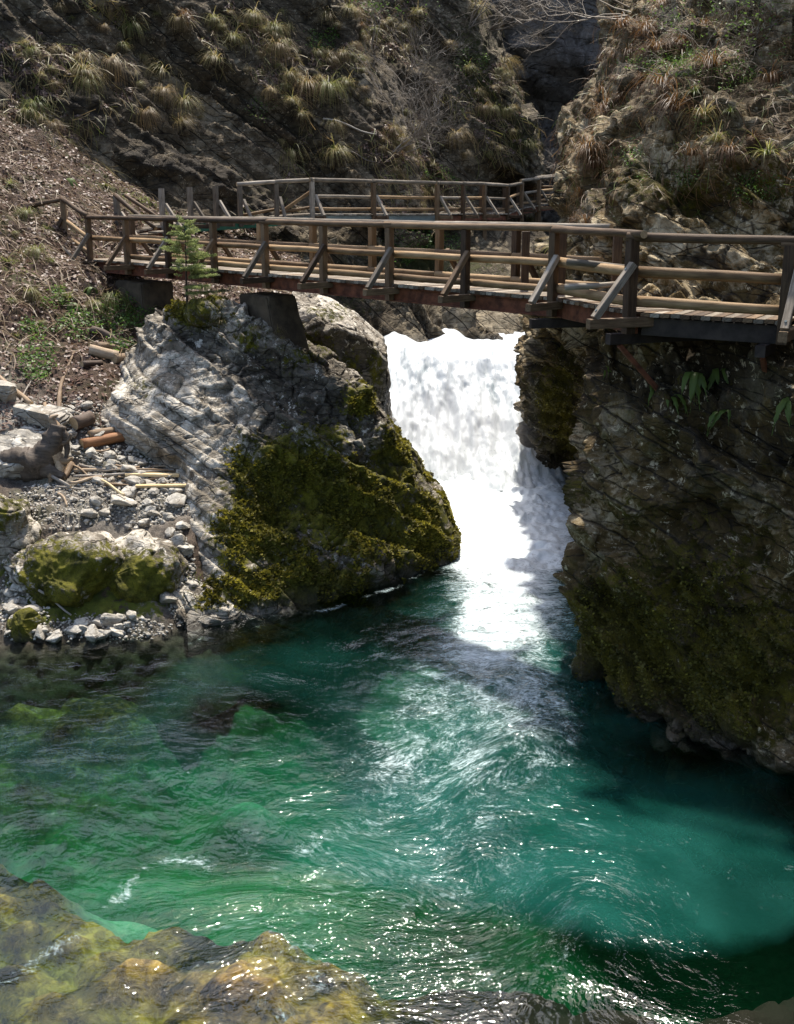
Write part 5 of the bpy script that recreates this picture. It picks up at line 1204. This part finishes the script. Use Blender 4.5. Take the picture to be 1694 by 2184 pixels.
def cover(s, spots, n, size, name, label, seed, lift=.12):
    msk = (blobs(s, spots) + .35 * fbm(s.P * 1.5, 3, seed)) > .5
    i_ = region(s, msk, n, seed); P_ = s.P[i_] + s.N2[i_] * rg.uniform(0, lift, len(i_))[:, None] + A(0, 0, .03)
    link(name, scatter_mesh(name, lv, lf, P_, rg.uniform(.6, 1.2, len(i_)) * size, rg.uniform(0, 6.28, len(i_)), A(0, -.2, 1) + rg.normal(size=(len(i_), 3)) * .6, GREEN, rg.random(len(i_))), kind='stuff', label=label)
cover(scree, [(260, 680, 90, 40, 1), (180, 700, 70, 40, .9), (300, 650, 60, 40, .8), (80, 780, 60, 50, .9), (60, 720, 50, 60, .6), (330, 690, 50, 50, .9), (120, 640, 60, 40, .7), (250, 740, 60, 30, .7)], 11000, .075, 'ground_cover', 'low green leafy plants on the slope under the bridge', 31, .2)
cover(cliff, [(1440, 140, 120, 40, .9), (1560, 160, 80, 50, .8), (1450, 380, 120, 40, .7), (1600, 400, 100, 60, .7), (1350, 330, 60, 60, .6), (1500, 260, 60, 40, .6)], 3800, .035, 'ground_cover', 'small green herbs on the upper right cliff', 32, .12)
cover(hill, [(900, 520, 120, 40, .9), (950, 380, 100, 50, .6), (560, 230, 70, 50, .6), (860, 540, 60, 30, .8), (700, 90, 60, 60, .6), (1000, 130, 60, 60, .7)], 3600, .08, 'ground_cover', 'green ivy and herbs on the left hillside', 33, .15)

# moss cushions that fray the mossy patches
prep(mound)
ms = (blobs(mound, [(620, 1010, 160, 90, .85), (720, 1090, 230, 150, .95), (560, 1130, 130, 110, .9), (840, 1010, 100, 130, .85), (640, 1250, 240, 70, .95), (890, 1130, 110, 110, .95), (760, 860, 60, 50, .7), (420, 670, 70, 40, .8)]) + .9 * fbm(mound.P * 1.6, 4, 29)) > .62
i = region(mound, ms, 19000, 41)
cmk = (blobs(cliff, [(1350, 1380, 240, 190, .85), (1600, 1430, 300, 210, .82), (1450, 1230, 240, 130, .68), (1190, 860, 70, 130, .85)]) + .5 * fbm(cliff.P * 1.7, 4, 65)) > .6
j = region(cliff, cmk, 22000, 42)
lm = np.array([(-.5, 0, 0), (.5, 0, 0), (.35, .25, .9), (-.4, .2, .8)])
pts = np.concatenate([mound.P[i], cliff.P[j]]); nn = np.concatenate([mound.N2[i], cliff.N2[j]]) + rg.normal(size=(len(pts), 3)) * .5 + A(0, 0, .2)
tn = np.clip(np.concatenate([.5 + .5 * fbm(mound.P[i] * 2.4, 3, 43), .3 + .4 * fbm(cliff.P[j] * 2.4, 3, 44)]) + rg.normal(size=len(pts)) * .2, 0, 1)
link('moss', scatter_mesh('moss', lm, lf, pts, np.concatenate([rg.uniform(.03, .07, len(i)), rg.uniform(.025, .05, len(j))]), rg.uniform(0, 6.28, len(pts)), nn, MOSSM, tn), kind='stuff', label='fuzzy olive green moss on the mound and the cliff foot')

# --- young spruce
def spruce():
    base = at(mound, 400, 652); H = 1.9; rgs = np.random.default_rng(9)
    root = thing('spruce_sapling', 'young light green spruce growing on the rock mound in front of the footbridge', 'spruce', tuple(base))
    tr = log_mesh('trunk', H, .028, .006, BARK, None, 12, 8, .2, .03, 4); link('trunk', tr, root, (0, 0, -.05), (0, -math.pi / 2, 0))
    V = []; Fc = []; T = []; BV = []; BF = []
    def ribbon(Vl, Fl, a, b, w_):
        d = b - a; sd = np.cross(d, rgs.normal(size=3)); sd = sd / (np.linalg.norm(sd) + 1e-9) * w_; k = len(Vl); Vl += [a - sd, a + sd, b + sd * .3, b - sd * .3]; Fl.append((k, k + 1, k + 2, k + 3))
    z = .28
    while z < H - .02:
        f = z / H; nb = 5 if z > .75 else 3
        for q in range(nb):
            az = rgs.uniform(0, 6.283) if z > 1.0 else rgs.normal(.2, 1.6); L = (.95 * (1 - f) ** .75 + .07) * rgs.uniform(.35, 1.1)
            if z < .75: L *= 1.15 if math.cos(az) > -.2 else .75
            o = A(0, 0, z + rgs.uniform(-.05, .05)); d = A(math.cos(az), math.sin(az), .25 - .35 * (1 - f)); d /= np.linalg.norm(d)
            if rgs.random() < .12: continue
            dead = z < .72 and rgs.random() < .4
            p = o; n = max(3, int(L / .05))
            for s in range(n):
                p2 = p + d * L / n + A(0, 0, .004); ribbon(BV, BF, p, p2, .004)
                if s > 0 or f > .7:
                    for sg in (-1, 1):
                        sd = np.cross(d, A(0, 0, 1)) * sg; td = d * .75 + sd * .8 + A(0, 0, rgs.uniform(-.25, .05)); td /= np.linalg.norm(td); tl = min(.2, .45 * L) * (1 - .6 * s / n) * rgs.uniform(.7, 1.2)
                        if dead: ribbon(BV, BF, p2, p2 + td * tl, .003); continue
                        m_ = max(2, int(tl / .028)); tt = rgs.uniform(.2, 1)
                        for w_ in range(m_):
                            a = p2 + td * tl * w_ / m_
                            for _ in range(5):
                                nd = td * .7 + rgs.normal(size=3) * .6; nd /= np.linalg.norm(nd); kk = len(V); ribbon(V, Fc, a, a + nd * .05, .007); T += [tt] * 4
                p = p2
        z += .085 if z > .7 else .11
    c = link('crown', mesh_np('crown', np.array(V), np.array(Fc), SPRUCE, {'tint': np.array(T)}), root)
    link('branches', mesh_np('branches', np.array(BV), np.array(BF), BARK), root)
spruce()

# --- bare shrubs
def shrub(label, pos, n, H, lean, seed, mat=TWIG, leaves=0, spread=.6, r0=.02, depth=3, lsize=.05):
    rgs = np.random.default_rng(seed); root = thing('bare_shrub' if not leaves else 'budding_shrub', label, 'shrub', tuple(pos))
    LP = []
    def tube(pts, r):
        V = []; Fc = []
        for k, q in enumerate(pts):
            d = pts[min(k + 1, len(pts) - 1)] - pts[max(k - 1, 0)]; d /= np.linalg.norm(d) + 1e-9; s = np.cross(d, [.3, .5, .8]); s /= np.linalg.norm(s) + 1e-9; t = np.cross(d, s); rr = r * (1 - .75 * k / (len(pts) - 1))
            for a in (0, 2.094, 4.189): V.append(q + (s * math.cos(a) + t * math.sin(a)) * rr)
        for k in range(len(pts) - 1):
            for i_ in range(3): Fc.append((3 * k + i_, 3 * k + (i_ + 1) % 3, 3 * k + 3 + (i_ + 1) % 3, 3 * k + 3 + i_))
        return V, Fc
    def grow(p, d, L, r, lev, acc):
        m_ = 7 if lev == 0 else 5; pts = [p]
        for s in range(m_):
            d = d + rgs.normal(size=3) * .16 + A(0, 0, .04 if lev else .02); d /= np.linalg.norm(d); p = p + d * L / m_; pts.append(p)
            if lev < depth and s > (1 if lev == 0 else 0):
                for _ in range(1 if rgs.random() < .75 else 2):
                    sd = rgs.normal(size=3); sd -= d * (sd @ d); sd /= np.linalg.norm(sd) + 1e-9
                    grow(p, d * .75 + sd * spread, L * rgs.uniform(.32, .55), r * .55, lev + 1, acc)
        if leaves and lev >= depth - 1: LP.extend(pts[2:])
        V, Fc = tube(pts, r); k = len(acc[0]); acc[0].extend(V); acc[1].extend([tuple(x + k for x in f) for f in Fc])
    for _ in range(n):
        acc = ([], []); d = np.array(lean, float) + rgs.normal(size=3) * .28; d /= np.linalg.norm(d)
        grow(rgs.normal(size=3) * .06, d, H * rgs.uniform(.6, 1.1), r0, 0, acc)
        link('stem', mesh_np('stem', np.array(acc[0]), np.array(acc[1]), mat), root)
    if leaves:
        LPa = np.array(LP); LPa = LPa[rgs.permutation(len(LPa))[:leaves]]
        link('foliage', scatter_mesh('foliage', lv, lf, LPa, rgs.uniform(.6, 1.2, len(LPa)) * lsize, rgs.uniform(0, 6.28, len(LPa)), rgs.normal(size=(len(LPa), 3)) + A(0, 0, 1), GREEN, rgs.uniform(.4, 1, len(LPa))), root)
shrub('pale leafless bush spreading to the right above the upper walkway', at(hill, 845, 330), 7, 2.6, (.7, -.3, .45), 1, r0=.03)
shrub('leafless bush with upright stems in the gully of the left hillside', at(hill, 880, 300), 8, 3.0, (.15, -.25, 1), 2, r0=.028)
shrub('thin leafless bush in the upper gully between the two rock ribs', at(hill, 860, 190), 6, 2.6, (.3, -.2, .8), 3, r0=.025)
shrub('budding bush with small green leaves at the top of the gully', at(hill, 800, 110), 6, 2.8, (.3, -.2, .9), 4, leaves=500, lsize=.09)
shrub('silvery leafless branches hanging out from the upper rock rib', at(hill, 1040, 60), 6, 3.4, (1.0, -.2, .12), 5, r0=.03)
shrub('slender bare saplings on the crest of the second rock rib', at(hill, 1000, 60), 7, 4.0, (.25, -.1, 1), 6, r0=.03, spread=.4, depth=2)
shrub('bare twigs at the far end of the upper walkway', at(hill, 1120, 420) + A(1.2, .5, 0), 5, 1.6, (.2, -.2, .9), 7, r0=.015)
shrub('bare thin branches reaching from the right cliff across the gorge', at(cliff, 1345, 25), 5, 3.2, (-1.0, -.1, .25), 8, r0=.022)
shrub('straggly shrub with fresh green leaves on the upper right cliff', at(cliff, 1500, 130), 7, 1.3, (-.3, -.7, .35), 9, leaves=420, lsize=.045, r0=.010)
shrub('second straggly leafy shrub nearer the overhang of the right cliff', at(cliff, 1600, 110), 5, 1.2, (.1, -.7, .3), 10, leaves=260, lsize=.045, r0=.010)
shrub('dry twiggy bush on the hillside just left of the stair landing', at(scree, 95, 330), 4, .9, (.2, -.2, 1), 12, r0=.010)
shrub('pale seedy shrub standing at the top of the leafy slope', at(scree, 165, 285), 5, .9, (.3, -.3, 1), 13, r0=.010, leaves=120, lsize=.05)

# --- hart's tongue ferns on the shaded cliff
def frond_mesh(L, w_, droop, seed):
    rgs = np.random.default_rng(seed); V = []; Fc = []; p = A(0, 0, 0); d = A(0, -.8, .35); n = 12
    for s in range(n + 1):
        f = s / n; ww = w_ * (math.sin(min(1, f * 1.15 + .12) * math.pi) ** .55 if f < .97 else .1); wav = .018 * math.sin(s * 2.1)
        V += [p + A(-ww / 2, wav, 0), p + A(0, -.012, .004), p + A(ww / 2, -wav, 0)]
        p = p + d / np.linalg.norm(d) * L / n; d = d + A(rgs.normal() * .03, .0, -droop / n)
    for s in range(n):
        for c in (0, 1): b = 3 * s + c; Fc.append((b, b + 1, b + 4, b + 3))
    return mesh_np('frond', np.array(V), np.array(Fc), FERN, {'tint': np.full(len(V), rgs.random())}, True)
FM = [frond_mesh(.68, .095, 3.2, 1), frond_mesh(.56, .085, 3.8, 2), frond_mesh(.46, .07, 3.0, 3)]
for (x, y, n, sc, lab) in ((1478, 800, 7, 1.0, "large hart's tongue fern with broad drooping fronds under the walkway"), (1535, 790, 7, .85, "hart's tongue fern right of the largest one under the walkway"), (1440, 850, 6, .8, "small hart's tongue fern left of the largest one"), (1545, 875, 3, .85, "hart's tongue fern with two long fronds below the others"), (1688, 850, 4, .9, "hart's tongue fern at the far right under the walkway"), (1395, 835, 5, .6, "tiny hart's tongue fern above the pale lichen patch"), (1300, 790, 3, .5, "small fern in the dark corner below the bridge bend")):
    q = at(cliff, x, y); root = thing('fern', lab, 'fern', tuple(q + cliff.N2[pick(cliff, x, y)] * .04))
    for k in range(n): link('frond', FM[k % 3], root, tuple(rg.normal(size=3) * A(.05, .02, .03)), (rg.uniform(-.2, .2), rg.uniform(-.3, .3), rg.uniform(-1.0, .7)), sc * rg.uniform(.8, 1.2))
for (s_, x, y, n, sc, lab) in ((scree, 145, 385, 8, 1.0, "bright hart's tongue fern on the leafy slope above the landing"), (scree, 200, 620, 6, .9, "hart's tongue fern beside the abutment"), (scree, 150, 650, 6, .9, "hart's tongue fern on the slope left of the abutment"), (hill, 445, 190, 5, 1.6, "spreading green fern on the shaded layered hillside")):
    q = at(s_, x, y); root = thing('fern', lab, 'fern', tuple(q + A(0, -.03, .05)))
    for k in range(n): link('frond', FM[k % 3], root, (0, 0, 0), (rg.uniform(-.2, .5), rg.uniform(-.3, .3), rg.uniform(-1.6, 1.6)), sc * rg.uniform(.8, 1.2))

# ------------------------------------------------------------------ spray of the waterfall
rs = np.random.default_rng(55); n = 1500
X0 = rs.uniform(-.6, 4.2, n); t = rs.random(n); Y0 = np.interp(t, [0, .3, 1], [37.6, 35, 29.6]); Z0 = np.interp(Y0, [29.6, 31.4, 32.8, 34, 35.2, 36.2, 37.2, 38], [-5.8, -5.55, -5.1, -4.45, -3.8, -3.35, -3.0, -2.9]) + np.abs(rs.normal(size=n)) * np.where(t > .6, .32, .14)
link('spray', scatter_mesh('spray', oc, of, np.stack([X0, Y0, Z0], 1), rs.uniform(.012, .045, n), rs.uniform(0, 6.28, n), rs.normal(size=(n, 3)), FALL, rs.random(n)), kind='stuff', label='white water drops thrown up by the waterfall')

C_, F_ = ball(16); S_ = C_ / np.linalg.norm(C_, axis=1, keepdims=True)
link('spray_mist', mesh_np('spray_mist', S_ * np.array([2.3, 2.4, 1.25]), F_, MIST), None, (1.5, 30.6, -4.45), kind='stuff', label='fine white mist hanging over the foot of the waterfall')
for lab, a, b, r in (('long pale fallen branch lying across the foot of the first rock rib', (690, 262), (805, 294), .045), ('thin dead branch lying on the sunlit rib above the walkway', (730, 330), (800, 352), .03)):
    p0, p1 = at(hill, *a) + A(0, -.1, .12), at(hill, *b) + A(0, -.1, .12); o, u_, v_, w_, L = frame(p0, p1); _ls[0] += 1
    link('branch', log_mesh('branch', L, r, r * .4, TWIG, CUT, 10, 7, .25, .1, _ls[0]), None, tuple(o), rotm(u_, v_, w_), label=lab, category='branch')
